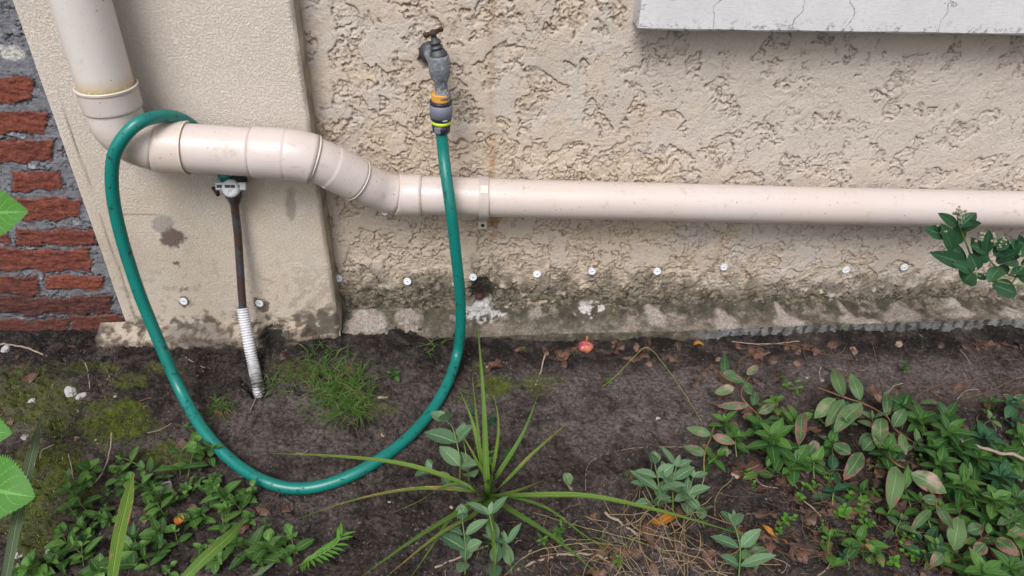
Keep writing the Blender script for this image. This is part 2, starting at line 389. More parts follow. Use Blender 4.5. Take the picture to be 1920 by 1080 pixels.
moss_dark = sst(588, 610, PYY + 30 * nz2 + 8 * nz1 + 22 * np.exp(-((PX - 615) / 50) ** 2)) * sst(-.15, .2, nz2 + .05 + .35 * np.exp(-((PX - 590) / 60) ** 2)) * .8
pf = sheet('pilaster', X, YP - Hp, Z, mr, {'ma': (np.clip(dirt, 0, 1), moss_dark, patch), 'mb': (warm, grey, grey * 0)})
tag(pf, 'smooth cream rendered pilaster between the brick wall and the rough stucco', 'pilaster')
# returns (sides) as parts
for nm, xx, fl in (('side_face', XR, False), ('side_face', XL, True)):
    ay = np.linspace(YP + .006, .03, 24)[:, None] * np.ones(len(az)); zz = np.ones(24)[:, None] * az
    xw = xx + .0008 * fbm(ay * 80, zz * 80, 3, 80) + (-.0012 if not fl else .0012) * 0
    a0 = np.clip(.35 + .8 * fbm(ay * 20, zz * 20, 4, 84), 0, .7)
    o = sheet(nm, xw, ay, zz, mr, {'ma': (a0, 0, 0), 'mb': (.8, 0, 0)}, flip=fl); o.parent = pf
    me = o.data
# ============================================================ BRICK WALL
YB = -.022
ax = axis(-3, PY(-30, 300, YB)[0] - .02, XL + .012, XL + .013, .0022); ax = ax[ax <= XL + .014]
az = axis(-.05, -.01, .98, 2.4, .0022)
X, Z = np.meshgrid(ax, az); PX, PYY = proj(X, 0 * X + YB, Z)
qx = PX + 16 * fbm(X * 28, Z * 28, 5, 100, .65); qy = PYY + 15 * fbm(X * 20, Z * 26, 5, 101, .68)
rows = [(-400, 142, 62, 193, .15), (-400, 205, 88, 250, .15), (-400, 262, 103, 303, .35), (25, 320, 120, 356, .3), (-60, 368, 152, 410, .25), (30, 427, 182, 459, .45),
        (-80, 433, 20, 456, .3), (-400, 463, 173, 507, .35), (-70, 516, 72, 552, .6), (88, 513, 197, 542, .05), (-300, 553, 214, 587, .9), (-30, 596, 128, 631, .6), (131, 588, 240, 622, .5)]
rows += [(-400, y0 + 0, -110, y1, .3) for y0, y1 in ((320, 356), (427, 459), (596, 631))]
rows += [(-500, -1000 + k * 62, 10, -1000 + k * 62 + 44, .3) for k in range(14)]
bm_ = np.zeros(X.shape); hue = np.zeros(X.shape)
for i, (x0, y0, x1, y1, h_) in enumerate(rows):
    dx = np.minimum(qx - x0, x1 - qx); dy = np.minimum(qy - y0, y1 - qy); d = np.minimum(dx, dy)
    k = sst(-1.5, 3.5, d); hue = np.where(d > -3, h_, hue); bm_ = np.maximum(bm_, k)
nzb = fbm(X * 40, Z * 40, 4, 110, .6); nzs = fbm(X * 12, Z * 30, 4, 111, .6)
mort = .004 + .006 * nzs + .004 * nzb - .007 * np.exp(-((nzb) / .05) ** 2) * sst(-.1, .3, nzs)
H = bm_ * (.005 + .0055 * fbm(X * 22, Z * 60, 5, 112, .7)) + (1 - bm_) * mort - .006 * np.exp(-((bm_ - .3) / .25) ** 2) * sst(-.3, .2, nzs)
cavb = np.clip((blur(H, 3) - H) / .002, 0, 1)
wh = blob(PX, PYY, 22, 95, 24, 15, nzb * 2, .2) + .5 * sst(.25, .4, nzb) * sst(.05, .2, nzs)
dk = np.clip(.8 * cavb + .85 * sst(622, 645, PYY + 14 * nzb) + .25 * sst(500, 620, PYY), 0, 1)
bw = sheet('brick_wall', X, YB - H, Z, mat_brick(), {'ma': (bm_, np.clip(hue + .35 * nzb, 0, 1), np.clip(wh, 0, 1)), 'mb': (dk, 0, 0)})
tag(bw, 'old red brick wall with thick smeared grey mortar, left of the pilaster', 'wall')

# ============================================================ LEDGE along the rough wall
def interp_line(pts, Y=None, ground=False):
    P = [PY(a, b, Y) for a, b in pts]; return np.array([p[0] for p in P]), np.array([p[2] for p in P])
tx, tz = interp_line([(610, 575), (900, 574), (1100, 566), (1280, 563), (1600, 558), (1950, 553)], 0)
# front edge: top of the front face, from its pixel line at a chosen distance from the wall
fpx = [(610, 640, -.055), (760, 636, -.06), (870, 632, -.062), (1000, 626, -.062), (1130, 622, -.062), (1280, 620, -.066), (1400, 614, -.070), (1600, 607, -.073), (1780, 601, -.073), (1950, 595, -.073)]
FP_ = np.array([PY(a, b, y) for a, b, y in fpx])
ax = axis(XR + .001, XR + .002, 1.55, 3.0, .0024); ax = ax[ax >= XR]
zt = np.interp(ax, tx, tz); fy = np.interp(ax, FP_[:, 0], FP_[:, 1]); fz = np.interp(ax, FP_[:, 0], FP_[:, 2])
ns = 44; nf = 22
s = np.concatenate([np.linspace(0, 1, ns), np.ones(nf)]); f = np.concatenate([np.zeros(ns), np.linspace(0, 1, nf)])
X = np.ones(len(s))[:, None] * ax; Sg = s[:, None] * np.ones(len(ax)); Fg = f[:, None] * np.ones(len(ax))
Y = .006 * (1 - Sg) + fy * Sg; Zc = zt * (1 - Sg) + fz * Sg - .02 * np.sin(math.pi * Sg) * .35 - Fg * .07
PX, PYY = proj(X, Y, Zc)
vv0 = (Sg * .085 + Fg * .07); n1 = fbm(X * 16, vv0 * 16, 4, 120); n2 = fbm(X * 60, vv0 * 60, 4, 121, .62)
lum = np.zeros(X.shape)
for cx, cy, rx, ry in [(765, 590, 30, 20), (690, 600, 55, 28), (1005, 588, 26, 12), (1225, 590, 26, 22), (1352, 590, 24, 16), (1360, 600, 30, 22), (1462, 585, 11, 24), (1480, 602, 40, 10), (1575, 575, 12, 16), (1590, 595, 22, 14), (1620, 602, 40, 9), (1680, 580, 22, 14), (1700, 592, 40, 12), (1785, 565, 14, 10), (1800, 585, 30, 10), (1890, 585, 26, 10)]:
    lum = np.maximum(lum, blob(PX, PYY, cx + (PYY - cy) * .5 * (cx > 1200), cy, rx * (.45 + .55 * sst(cy - ry, cy + ry, PYY)), ry, n1 * 1.6 + n2 * 1.4, .4))
slab = Fg > 0
right = sst(1290, 1340, PX)
tile = np.abs(((PX + 14 * n1 + (PYY - 620) * .35) / 21.0) % 1 - .5)
seamm = np.where(slab, sst(.36, .43, tile + .55 * n2 + .25 * n1) * right, 0)
disp = .0060 * n1 + .0036 * n2 + .009 * lum * np.sin(np.pi * np.clip(Sg, .05, 1)) ** .5 * (Sg < 1) - .002 * seamm
edge_r = np.exp(-((Sg - 1) / .03) ** 2) * (Fg == 0)
Y2 = Y - disp * .8 + np.where(slab, .004 * n1, .004 * edge_r * 0); Z2 = Zc + disp * .7 * (1 - Fg)
mossl = np.clip(sst(-.2, .12, n1 + .8 * n2 + .10) * (1 - lum), 0, 1) * (.35 + .65 * sst(.9, .2, Sg))
mossl = np.clip(mossl * 1.15, 0, 1); mossl = np.maximum(mossl, .8 * np.where(slab, 1 - right, 0) * sst(-.3, .2, n2 + .2))
wl = np.maximum(blob(PX, PYY, 903, 582, 28, 15, n2 * 4 + n1, .25), blob(PX, PYY, 1100, 577, 13, 12, n2 * 4.5, .25))
wl = np.maximum(wl, blob(PX, PYY, 1126, 578, 7, 7, n2 * 2, .2)); wl = np.maximum(wl, .8 * blob(PX, PYY, 766, 574, 7, 5, n2, .2))
warml = .7 * sst(.22, .05, Sg + .1 * n2) * sst(-.1, .2, n1 + .25 * sst(1200, 1500, PX))
ld = sheet('ledge', X, Y2, Z2, mat_ledge(), {'ma': (mossl, lum * .9, np.where(slab, right, 0)), 'mb': (wl, seamm, warml)}, flip=True)
tag(ld, 'sloping grey mortar ledge with pale drips along the foot of the stucco', 'ledge')
# footing under pilaster and bricks
ax = np.arange(PY(186, 655, -.09)[0], XR + .003, .0024)
fz_t = np.interp(ax, [ax[0], XR], [.043, .063]); s = np.concatenate([np.linspace(0, 1, 22), np.ones(22)]); f = np.concatenate([np.zeros(22), np.linspace(0, 1, 22)])
X = np.ones(44)[:, None] * ax; Sg = s[:, None] * np.ones(len(ax)); Fg = f[:, None] * np.ones(len(ax))
n1 = fbm(X * 14, (Sg * .04 + Fg * .08) * 14, 4, 130); n2 = fbm(X * 60, (Sg * .04 + Fg * .08) * 60, 4, 131, .6)
Y = (YP + .01) * (1 - Sg) + (-.094 + .007 * n1 + .028 * sst(470, 640, proj(X, 0 * X - .09, 0 * X + .04)[0])) * Sg; Zc = fz_t * 1.0 - .016 * Sg - Fg * .08 + .008 * n1 * Sg
PX, PYY = proj(X, Y, Zc)
brk = blob(PX, PYY, 515, 632, 26, 22, n2 * 1.4, .25) ; Y = Y + .026 * brk + .012 * sst(540, 600, PX); Zc = Zc - .012 * brk - .0015 * n2
gr = blob(PX, PYY, 370, 628, 55, 22, n1 + n2, .3)
ft = sheet('footing', X, Y - .001 * n2, Zc, mr, {'ma': (np.clip(.7 * brk + .7 * sst(-.15, .25, n2) + .6 * sst(.1, .8, Fg) + .25, 0, 1), np.clip(brk * .8 + .8 * sst(-.05, .25, n1 + .35 * Fg), 0, 1), 0), 'mb': (.8, gr, 0)}, flip=True)
tag(ft, 'crumbling low footing under the pilaster, broken beside the white conduit', 'footing')

# ============================================================ SILL
m, nt, p, co = mat('sill_paint')
v = nd(nt, 'ShaderNodeTexVoronoi', {'Vector': nd(nt, 'ShaderNodeVectorMath', {0: co, 1: nd(nt, 'ShaderNodeVectorMath', {0: nd(nt, 'ShaderNodeTexNoise', {'Vector': co, 'Scale': 30., 'Detail': 4.}).outputs['Color'], 1: (.05, .05, .05)}, operation='MULTIPLY').outputs[0]}, operation='ADD').outputs[0], 'Scale': 6.}, feature='DISTANCE_TO_EDGE').outputs['Distance']
crk = mt(nt, 'MULTIPLY', rmp(nt, v, .0015, .0055, 1, 0), rmp(nt, noi(nt, co, 5), .45, .55))
mp = nd(nt, 'ShaderNodeMapping', {'Vector': co, 'Scale': (22, 22, 260)}).outputs[0]
br = noi(nt, mp, 1.5, 4)
c = mx(nt, noi(nt, co, 14, 5), (.50, .495, .51), (.63, .625, .64)); c = mx(nt, mt(nt, 'MULTIPLY', crk, .5), c, (.26, .25, .24))
sepz = nd(nt, 'ShaderNodeSeparateXYZ', {0: co}).outputs
zb = PY(1500, 63, -.07)[2]
low = rmp(nt, sepz[2], zb, zb + .03, 1, 0)
c = mx(nt, mt(nt, 'MULTIPLY', rmp(nt, noi(nt, co, 90, 6, .8), .53, .60), mt(nt, 'ADD', mt(nt, 'MULTIPLY', low, .8), .08)), c, (.12, .10, .09))
setin(nt, p, Base_Color=c, Roughness=.7); bump(nt, p, mt(nt, 'SUBTRACT', mt(nt, 'ADD', mt(nt, 'MULTIPLY', br, .5), noi(nt, co, 200, 3)), mt(nt, 'MULTIPLY', crk, 3.)), .0006)
M = MB(); xs0 = PY(1197, 56, -.07)[0]; zlo = PY(1197, 57, -.07)[2]; zlo2 = PY(1920, 67, -.07)[2]; x2 = PY(1920, 67, -.07)[0]
sl_ = (zlo2 - zlo) / (x2 - xs0); xe = 1.9
nx = 60; vs = []; prof = [(.01, 0.), (-.066, 0.), (-.07, .004), (-.07, .07), (-.064, .076), (.01, .10)]
for i in range(nx + 1):
    x = xs0 + (xe - xs0) * i / nx
    inset = .003 if i == 0 else 0
    for k, (y, z) in enumerate(prof):
        vs.append((x, y + (inset if k in (1, 2, 3, 4) else 0), zlo + sl_ * (x - xs0) + z + .0012 * float(perlin(x * 12, k * 1.3, 5))))
fs = [(i * 6 + k, i * 6 + (k + 1) % 6, (i + 1) * 6 + (k + 1) % 6, (i + 1) * 6 + k) for i in range(nx) for k in range(6)] + [tuple(range(6))[::-1], tuple(nx * 6 + k for k in range(6))]
M.add(vs, fs); tag(M.build('window_sill', m, loc=(0, 0, 0), smooth=False), 'white painted concrete window sill with hairline cracks at upper right', 'window sill')

# ============================================================ GROUND
ax = axis(-6, -1.15, 1.28, 6, .0028); ay = axis(-5, -.74, .0, .25, .0028)
X, Y = np.meshgrid(ax, ay)
Z = gz(X, Y); PX, PYY = proj(X, Y, Z)
n1 = fbm(X * 10, Y * 10, 4, 200); n2 = fbm(X * 45, Y * 45, 4, 201, .6)
f1, f2, cid = worley(X * 55 + n2, Y * 55 + n1, 205)
clod = np.sqrt(np.clip(1 - f1 * f1 * 1.1, 0, 1)) * (cid > .55) * (cid - .4)
smoothp = blob(PX, PYY, 1200, 750, 230, 90, n1 * 1.2, .5) + blob(PX, PYY, 1500, 690, 330, 40, n1, .5) + .6 * blob(PX, PYY, 520, 790, 120, 60, n1) + .5 * blob(PX, PYY, 1800, 720, 140, 40, n1)
smoothp = np.clip(smoothp, 0, 1)
Z = Z + (.004 * n1 + .0085 * n2 + .013 * clod * (1 - .75 * smoothp) + .0026 * fbm(X * 130, Y * 130, 3, 203, .6) - .006 * np.exp(-((fbm(X * 30, Y * 30, 4, 240, .6)) / .035) ** 2)) * (1 - .35 * smoothp)
hol = blob(PX, PYY, 484, 722, 34, 20, n2, .4) * 1.0 + .9 * blob(PX, PYY, 486, 727, 24, 13, n2, .3) + blob(PX, PYY, 665, 998, 9, 9, n2) + .7 * blob(PX, PYY, 120, 800, 22, 18, n2) + .6 * blob(PX, PYY, 390, 700, 18, 12, n2) + .6 * blob(PX, PYY, 1060, 900, 14, 8, n2)
Z -= .016 * np.clip(hol, 0, 1) + .016 * np.clip(hol - 1, 0, 1)
mo = np.zeros(X.shape)
n3m = n2
MOSS = [(215, 790, 60, 42, 1), (235, 765, 40, 18, 1), (60, 760, 85, 60, .7), (95, 905, 75, 75, .85), (60, 990, 60, 50, .6), (310, 860, 50, 25, .7), (335, 845, 40, 18, .8), (180, 690, 60, 10, .5), (240, 715, 35, 14, .6), (300, 690, 30, 9, .5),
        (935, 720, 38, 18, .9), (930, 735, 25, 12, .8), (1030, 715, 26, 14, .4), (700, 765, 35, 18, .5), (905, 690, 24, 14, .4), (1005, 720, 22, 22, .5), (560, 700, 50, 22, .45), (1185, 890, 20, 10, .3), (870, 745, 20, 12, .35), (330, 700, 22, 8, .6)]
for cx, cy, rx, ry, a in MOSS: mo = np.maximum(mo, a * blob(PX, PYY, cx, cy, rx, ry, n1 * 1.4 + n2 * 1.6, .3))
big = fbm(X * 5 + 9, Y * 7, 5, 230, .62)
light = np.clip(.5 * sst(-.05, .3, big) + .95 * smoothp * sst(-.3, .3, n1 + .2) + .75 * blob(PX, PYY, 828, 675, 14, 26, n2) + .3 * sst(.1, .35, n1), 0, 1)
light = np.maximum(light, .6 * blob(PX, PYY, 900, 770, 60, 30, n1 * 1.5 + n2))
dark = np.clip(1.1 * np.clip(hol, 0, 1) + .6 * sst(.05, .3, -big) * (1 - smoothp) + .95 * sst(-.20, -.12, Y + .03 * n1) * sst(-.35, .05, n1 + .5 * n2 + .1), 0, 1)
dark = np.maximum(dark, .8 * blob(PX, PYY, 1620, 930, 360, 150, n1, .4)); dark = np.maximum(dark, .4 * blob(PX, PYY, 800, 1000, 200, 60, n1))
Z += .003 * mo
g = sheet('ground', X, Y, Z, mat_soil(), {'ma': (mo, light * (1 - dark), dark)})
tag(g, 'bare damp brown garden soil at the foot of the wall', 'ground', kind='structure')
def gh(x, y):                       # surface incl. medium relief
    x = np.asarray(x); y = np.asarray(y)
    return gz(x, y) + .004 * fbm(x * 10, y * 10, 4, 200) + .004 * fbm(x * 45, y * 45, 4, 201, .6)
def GS(px, py, dz=0.):
    z = 0.
    for _ in range(8): p = PZ(px, py, z + dz); z = float(gh(p[0], p[1]))
    return p

# ============================================================ MATERIALS of the objects
PVC = (.565, .49, .465)
def mat_pvc(name, col, dirtamt=.62):
    m, nt, p, co = mat(name)
    n = noi(nt, co, 5, 4)
    c = mx(nt, n, tuple(v * .9 for v in col), tuple(v * 1.05 for v in col))
    sp = nd(nt, 'ShaderNodeTexVoronoi', {'Vector': co, 'Scale': 62.}, feature='F1').outputs['Distance']
    c = mx(nt, mt(nt, 'MULTIPLY', rmp(nt, sp, .06, .11, .85, 0), rmp(nt, noi(nt, co, 14), .42, .52)), c, (.20, .14, .10))
    st = nd(nt, 'ShaderNodeMapping', {'Vector': co, 'Scale': (1.2, 1, 1)}).outputs[0]
    c = mx(nt, rmp(nt, noi(nt, st, 28, 6, .7), dirtamt, dirtamt + .18, 0, .6), c, (.33, .25, .18))
    c = mx(nt, rmp(nt, noi(nt, nd(nt, 'ShaderNodeMapping', {'Vector': co, 'Scale': (.25, 1, 1)}).outputs[0], 160, 4, .7), .60, .68, 0, .35), c, (.36, .29, .23))
    gr, sta, _ = attr(nt, 'tint')
    c = mx(nt, mt(nt, 'MULTIPLY', sta, .75), c, (.50, .37, .22)); c = mx(nt, mt(nt, 'MULTIPLY', gr, rmp(nt, noi(nt, co, 160, 3), .3, .55)), c, (.22, .19, .035))
    setin(nt, p, Base_Color=c, Roughness=rmp(nt, noi(nt, co, 30, 4), .3, .7, .28, .42), Specular_IOR_Level=.5)
    bump(nt, p, noi(nt, co, 40, 3), .0004)
    return m
MPVC = mat_pvc('pvc_pipe', PVC, .56); MPVC2 = mat_pvc('pvc_fitting', (.53, .46, .435), .62); MPVCs = mat_pvc('pvc_sun_bleached', (.60, .56, .53), .6)
MLIP = simple('pvc_lip', (.63, .56, .48), .45, .08)
m, nt, p, co = mat('hose_rubber')
c = mx(nt, noi(nt, co, 8), (.002, .125, .105), (.003, .195, .165))
sepz = nd(nt, 'ShaderNodeSeparateXYZ', {0: co}).outputs
lowm = rmp(nt, sepz[2], .0, .10, 1, .25)
dsp = mt(nt, 'MULTIPLY', rmp(nt, noi(nt, nd(nt, 'ShaderNodeMapping', {'Vector': co, 'Scale': (1, 1, 1)}).outputs[0], 70, 8, .82), .57, .62), lowm)
c = mx(nt, dsp, c, (.012, .014, .012))
setin(nt, p, Base_Color=c, Roughness=mt(nt, 'ADD', mt(nt, 'MULTIPLY', dsp, .4), .34), Specular_IOR_Level=.5); bump(nt, p, dsp, .0006)
MHOSE = m
MZINC = simple('dull_zinc', (.17, .185, .215), .65, .5, 60, .0025, .3, dirt=(.36, .35, .34), dsc=110, dth=.54)
MDARKM = simple('dark_tarnish', (.065, .07, .075), .5, .4, 70, .001, .4)
MRUST = simple('rusty_iron', (.055, .030, .020), .6, .5, 90, .002, .3)
MOCHRE = simple('ochre_plastic', (.60, .30, .055), .45, .1)
MNAVY = simple('navy_plastic', (.016, .018, .038), .38, .15)
MGREYP = simple('grey_plastic', (.155, .16, .21), .55, .08)
MLIME = simple('lime_plastic', (.50, .66, .03), .4, .08)
MPALE = simple('pale_plastic', (.50, .52, .55), .5, .1, dirt=(.16, .14, .13), dsc=90, dth=.6)
MCOPPER = simple('tarnished_copper', (.105, .065, .06), .42, .45, 35, .0006, .55, dirt=(.10, .105, .13), dsc=22, dth=.48)
m, nt, p, co = mat('white_conduit'); gv, _a, _b = attr(nt, 'tint')
c = mx(nt, mt(nt, 'MULTIPLY', gv, .45), (.64, .64, .68), (.17, .16, .17)); sz_ = nd(nt, 'ShaderNodeSeparateXYZ', {0: co}).outputs[2]
c = mx(nt, mt(nt, 'MULTIPLY', rmp(nt, noi(nt, co, 35, 3, .5), .30, .62), rmp(nt, sz_, -.14, -.045, 1., .08)), c, (.07, .055, .05)); setin(nt, p, Base_Color=c, Roughness=.5); MCOND = m
MPLUG = simple('white_nylon', (.74, .76, .80), .5, .06, dirt=(.30, .28, .26), dsc=160, dth=.64)
MBLACK = simple('black_rubber', (.02, .02, .02), .6, .3)
MHOLE = simple('damp_patch', (.07, .06, .055), .9, .4)

def band(M, P, R0, i0, i1, r, dr=.0, seg=32, t=None):
    pass
# ============================================================ DRAINPIPE
YD = -.130; YR = -.064
xd = PY(199, 160, YD)[0]
top_px = PY(199, 176, YD)
path_px = [(222, 232, YD - .001), (252, 258, YD), (300, 274, YD), (345, 277, YD), (405, 281, YD), (465, 285, YD), (530, 289, YD), (572, 295, YD + .003), (606, 306, YD + .010), (645, 325, YD + .024), (684, 345, YD + .040), (712, 357, YD + .055), (738, 364, YR - .003), (765, 366, YR), (850, 368, YR), (1000, 373, YR), (1300, 380, YR), (1600, 387, YR), (1920, 393, YR), (2060, 396, YR)]
pts = [np.array([xd, YD, z_]) for z_ in np.arange(top_px[2] + 1.6, top_px[2] - .01, -.05)] + [np.array([xd + .001, YD, PY(205, 205, YD)[2]])] + [PY(*q) for q in path_px]
dirn = nrm(pts[-1] - pts[-3]); q_ = pts[-1]; pts += [q_ + dirn * .15 * k for k in range(1, 9)]
CP = catmull(pts, 16); CP, CS = resample(CP, .0025)
cpx, cpy = proj(CP[:, 0], CP[:, 1], CP[:, 2])
def s_at(x, y, lo=0, hi=len(CP)):
    d = np.hypot(cpx[lo:hi] - x, cpy[lo:hi] - y); return CS[lo + int(np.argmin(d))]
def pipe_part(name, s0, s1, rad, mat_, par, tintf=None, seg=40):
    """rad: list of (offset from s0, radius) with steps"""
    ss = [s0]; offs = [a for a, _ in rad]
    n = max(2, int((s1 - s0) / .006)); ss = sorted(set(list(np.linspace(s0, s1, n)) + [s0 + a for a in offs if s0 < s0 + a < s1] + [s1]))
    ss = np.array(ss); P = np.stack([np.interp(ss, CS, CP[:, k]) for k in range(3)], 1)
    R = np.interp(ss - s0, offs, [r for _, r in rad])
    M = MB(); tube(M, P, R, seg, True)
    if tintf:
        sv = np.repeat(ss, seg); M.t = [tintf(a) for a in sv]
    return M.build(name, mat_, par)
R1, R2 = .0455, .0392
dp = empty('drainpipe', (xd, YD, top_px[2]), 'cream plastic drainpipe coming down the pilaster, bending and running right along the stucco', 'drainpipe')
s_sock0 = s_at(198, 162); s_sock1 = s_at(206, 208); s_e1 = s_at(295, 273); s_e2 = s_at(353, 278); s_st = s_at(476, 286); s_b1 = s_at(537, 290); s_r1 = s_at(586, 298); s_r1b = s_at(622, 314); s_r2 = s_at(668, 337); s_c0 = s_at(742, 364); s_c1 = s_at(792, 367)
pipe_part('downpipe', 0, s_sock0 + .02, [(0, R1), (9, R1)], MPVCs, dp, lambda a: (float(sst(s_sock0 - .006, s_sock0 - .001, a)), float(sst(s_sock0 - .028, s_sock0 - .004, a)), 0))
e = .0006
lp = pipe_part('socket', s_sock0, s_sock1, [(0, R1 + .0048), (.003, R1 + .0058), (.004, R1 + .0044), (s_sock1 - s_sock0 - .003, R1 + .0040), (s_sock1 - s_sock0, R1 + .0015)], MPVC2, dp)
# bright rolled lip of the socket
def ring(name, sc, r, th, mat_, par):
    M = MB(); c = np.array([np.interp(sc, CS, CP[:, k]) for k in range(3)]); c2 = np.array([np.interp(sc + .004, CS, CP[:, k]) for k in range(3)]); ax_ = nrm(c2 - c)
    prof = [(th * math.cos(a), r + th * math.sin(a)) for a in np.linspace(math.pi, -math.pi, 13)]
    lathe(M, c, ax_, prof, 48, cap=False); return M.build(name, mat_, par)
ring('lip', s_sock0, R1 + .0042, .0018, MLIP, dp)
pipe_part('elbow', s_sock1 - .004, s_e1, [(0, R1 + .0008), (9, R1 + .0008)], MPVC, dp, lambda a: (.35 * float(np.exp(-((a - s_e1 + .05) / .02) ** 2)), .3 * float(np.exp(-((a - s_e1 + .03) / .03) ** 2)), 0))
pipe_part('elbow_socket', s_e1 + .0006, s_e2, [(0, R1 + .001), (.0015, R1 + .0028), (.05, R1 + .0032), (9, R1 + .0032)], MPVC, dp, lambda a: (0, .25, 0))
ring('lip', s_e2, R1 + .0020, .0018, MLIP, dp)
pipe_part('pipe_section', s_e2 - .01, s_st, [(0, R1 - .001), (9, R1 - .001)], MPVC, dp, lambda a: (0, .4 * float(np.exp(-((a - s_e2) / .006) ** 2)), 0))
pipe_part('bend', s_st, s_r1, [(0, R1 - .0008), (.0016, R1 + .0018), (s_b1 - s_st - .002, R1 + .002), (s_b1 - s_st, R1 + .0008), (s_b1 - s_st + .002, R1 + .0014), (9, R1 - .0005)], MPVC, dp)
ring('lip', s_r1, R1 - .0012, .0022, MLIP, dp)
pipe_part('bend_sleeve', s_r1 - .004, s_r2, [(0, R1 - .003), (.006, R1 - .0035), (s_r1b - s_r1, R1 - .0037), (s_r1b - s_r1 + .002, R1 - .0025), (9, R1 - .003)], MPVC, dp)
ring('lip', s_r2, R1 - .004, .0022, MLIP, dp)
pipe_part('reducer', s_r2 - .004, s_c0, [(0, R1 - .0055), (.02, R1 - .0058), (9, R2 + .0012)], MPVC, dp)
pipe_part('collar', s_c0 + .0005, s_c1, [(0, R2 + .001), (.001, R2 + .0028), (9, R2 + .0026)], MPVC, dp, lambda a: (0, .5 * float(np.exp(-((a - s_c0) / .005) ** 2)), 0))
pipe_part('long_pipe', s_c1 - .004, CS[-1], [(0, R2), (9, R2)], MPVC, dp, lambda a: (0, .35 * float(np.exp(-((a - s_c1) / .006) ** 2)) + .12 * float(sst(-.1, .3, perlin(np.array(a * 5.), np.array(1.3), 61))), 0))
# moulded inspection buttons on the fittings
for (bx, by, yy) in ((548, 327, YD - .025), (722, 398, -.085)):
    M = MB(); c = PY(bx, by, yy); dirv = nrm(CAM - c); lathe(M, c - dirv * .004, dirv, [(0, .007), (.0042, .0068), (.0052, .0055), (.0046, .0045), (.0046, .0002)], 20); M.build('button', MPVC2, dp)

# ------------------------------------------------ pipe clip
xc, zc = PY(907, 371, YR)[0], PY(907, 371, YR)[2]
def arc(x, r, a0, a1, wd, th, n=28):
    M = MB(); vs = []; 
    for i in range(n):
        a = a0 + (a1 - a0) * i / (n - 1); cy, cz = -math.cos(a), math.sin(a)
        for dx, rr in ((-wd / 2, r), (wd / 2, r), (wd / 2, r + th), (-wd / 2, r + th)): vs.append((x + dx, YR + rr * cy, zc + rr * cz))
    fs = [(i * 4 + k, i * 4 + (k + 1) % 4, (i + 1) * 4 + (k + 1) % 4, (i + 1) * 4 + k) for i in range(n - 1) for k in range(4)] + [(3, 2, 1, 0), tuple((n - 1) * 4 + k for k in range(4))]
    M.add(vs, fs); return M
pc = empty('pipe_clip', (xc, -.005, zc), 'cream plastic strap clip fixing the long pipe to the stucco, screwed below the pipe', 'pipe clip')
arc(xc, R2 + .0012, math.radians(-95), math.radians(112), .0195, .0034).build('strap', simple('strap_plastic', (.45, .39, .36), .5, .15, 90), pc, smooth=False)
M = MB(); a = math.radians(50); rbox(M, (xc + .001, YR - (R2 + .0035) * math.cos(a), zc + (R2 + .0035) * math.sin(a)), (1, 0, 0), (0, math.sin(a), math.cos(a)), (0, -math.cos(a), math.sin(a)), .0075, .0085, .0022); M.build('buckle', MLIP, pc, smooth=False)
tabp = PY(905, 420, -.014); M = MB(); rbox(M, tabp, (1, 0, 0), (0, 0, 1), (0, 1, 0), .0095, .0085, .0075); tb = M.build('tab', MLIP, pc, smooth=False)
M = MB(); lathe(M, tabp + np.array([0, -.0072, .001]), (0, -1, 0), [(0, .0042), (.0015, .0040), (.0026, .0022), (.003, .0002)], 14); M.build('screw', MBLACK, pc)

# ============================================================ TAP
YT = -.088
tb0 = PY(820, 118, YT); t = empty('garden_tap', (tb0[0], -.005, tb0[2]), 'weathered grey zinc garden tap with a brown T handle on the stucco', 'tap')
def TZ(px, py): return PY(px, py, YT)
a, b_ = TZ(822, 104), TZ(829, 182)
ax_ = nrm(b_ - a); Lt = np.linalg.norm(b_ - a)
M = MB(); lathe(M, a, ax_, [(-.001, .0165), (.000, .0185), (Lt * .08, .0187), (Lt * .12, .0195), (Lt * .34, .0195), (Lt * .45, .0185), (Lt * .56, .0145), (Lt * .64, .0118), (Lt * .82, .0115), (Lt * .9, .0125), (Lt * .94, .0165), (Lt * 1.0, .017), (Lt * 1.0, .010)], 28)
M.build('body', MZINC, t)
M = MB(); wp = PY(806, 98, -.004); q = a + ax_ * .022
tube(M, resample(catmull([wp, wp * .55 + q * .45, q], 8), .004)[0], .0135, 18); M.build('inlet', MZINC, t)
M = MB(); lathe(M, wp + np.array([0, .004, 0]), (0, -1, 0), [(0, .021), (.004, .0205), (.008, .017), (.013, .0155)], 20); M.build('flange', MDARKM, t)
M = MB(); up = nrm(TZ(818, 88) - a); lathe(M, a, up, [(-.002, .0165), (.003, .0168), (.005, .0145), (.009, .0135), (.010, .0105), (.013, .0105), (.0135, .012), (.0165, .012), (.017, .009), (.021, .009), (.022, .0105), (.026, .0105), (.027, .006), (.038, .0045)], 20); M.build('bonnet', MDARKM, t)
M = MB(); h0 = a + up * .037; h1 = h0 + np.array([-.012, -.012, .003]); h2 = h0 + np.array([.013, .012, .006])
tube(M, [h1, h0 + np.array([0, 0, .003]), h2], [.0035, .0045, .0035], 10)
for c, r in ((h1, .005), (h0 + np.array([0, -.002, .003]), .0068), (h2, .005)): lathe(M, c - np.array([0, 0, r]), (0, 0, 1), [(r - r * math.cos(k), max(.0001, r * math.sin(k))) for k in np.linspace(0, math.pi, 9)], 14)
M.build('handle', MRUST, t)

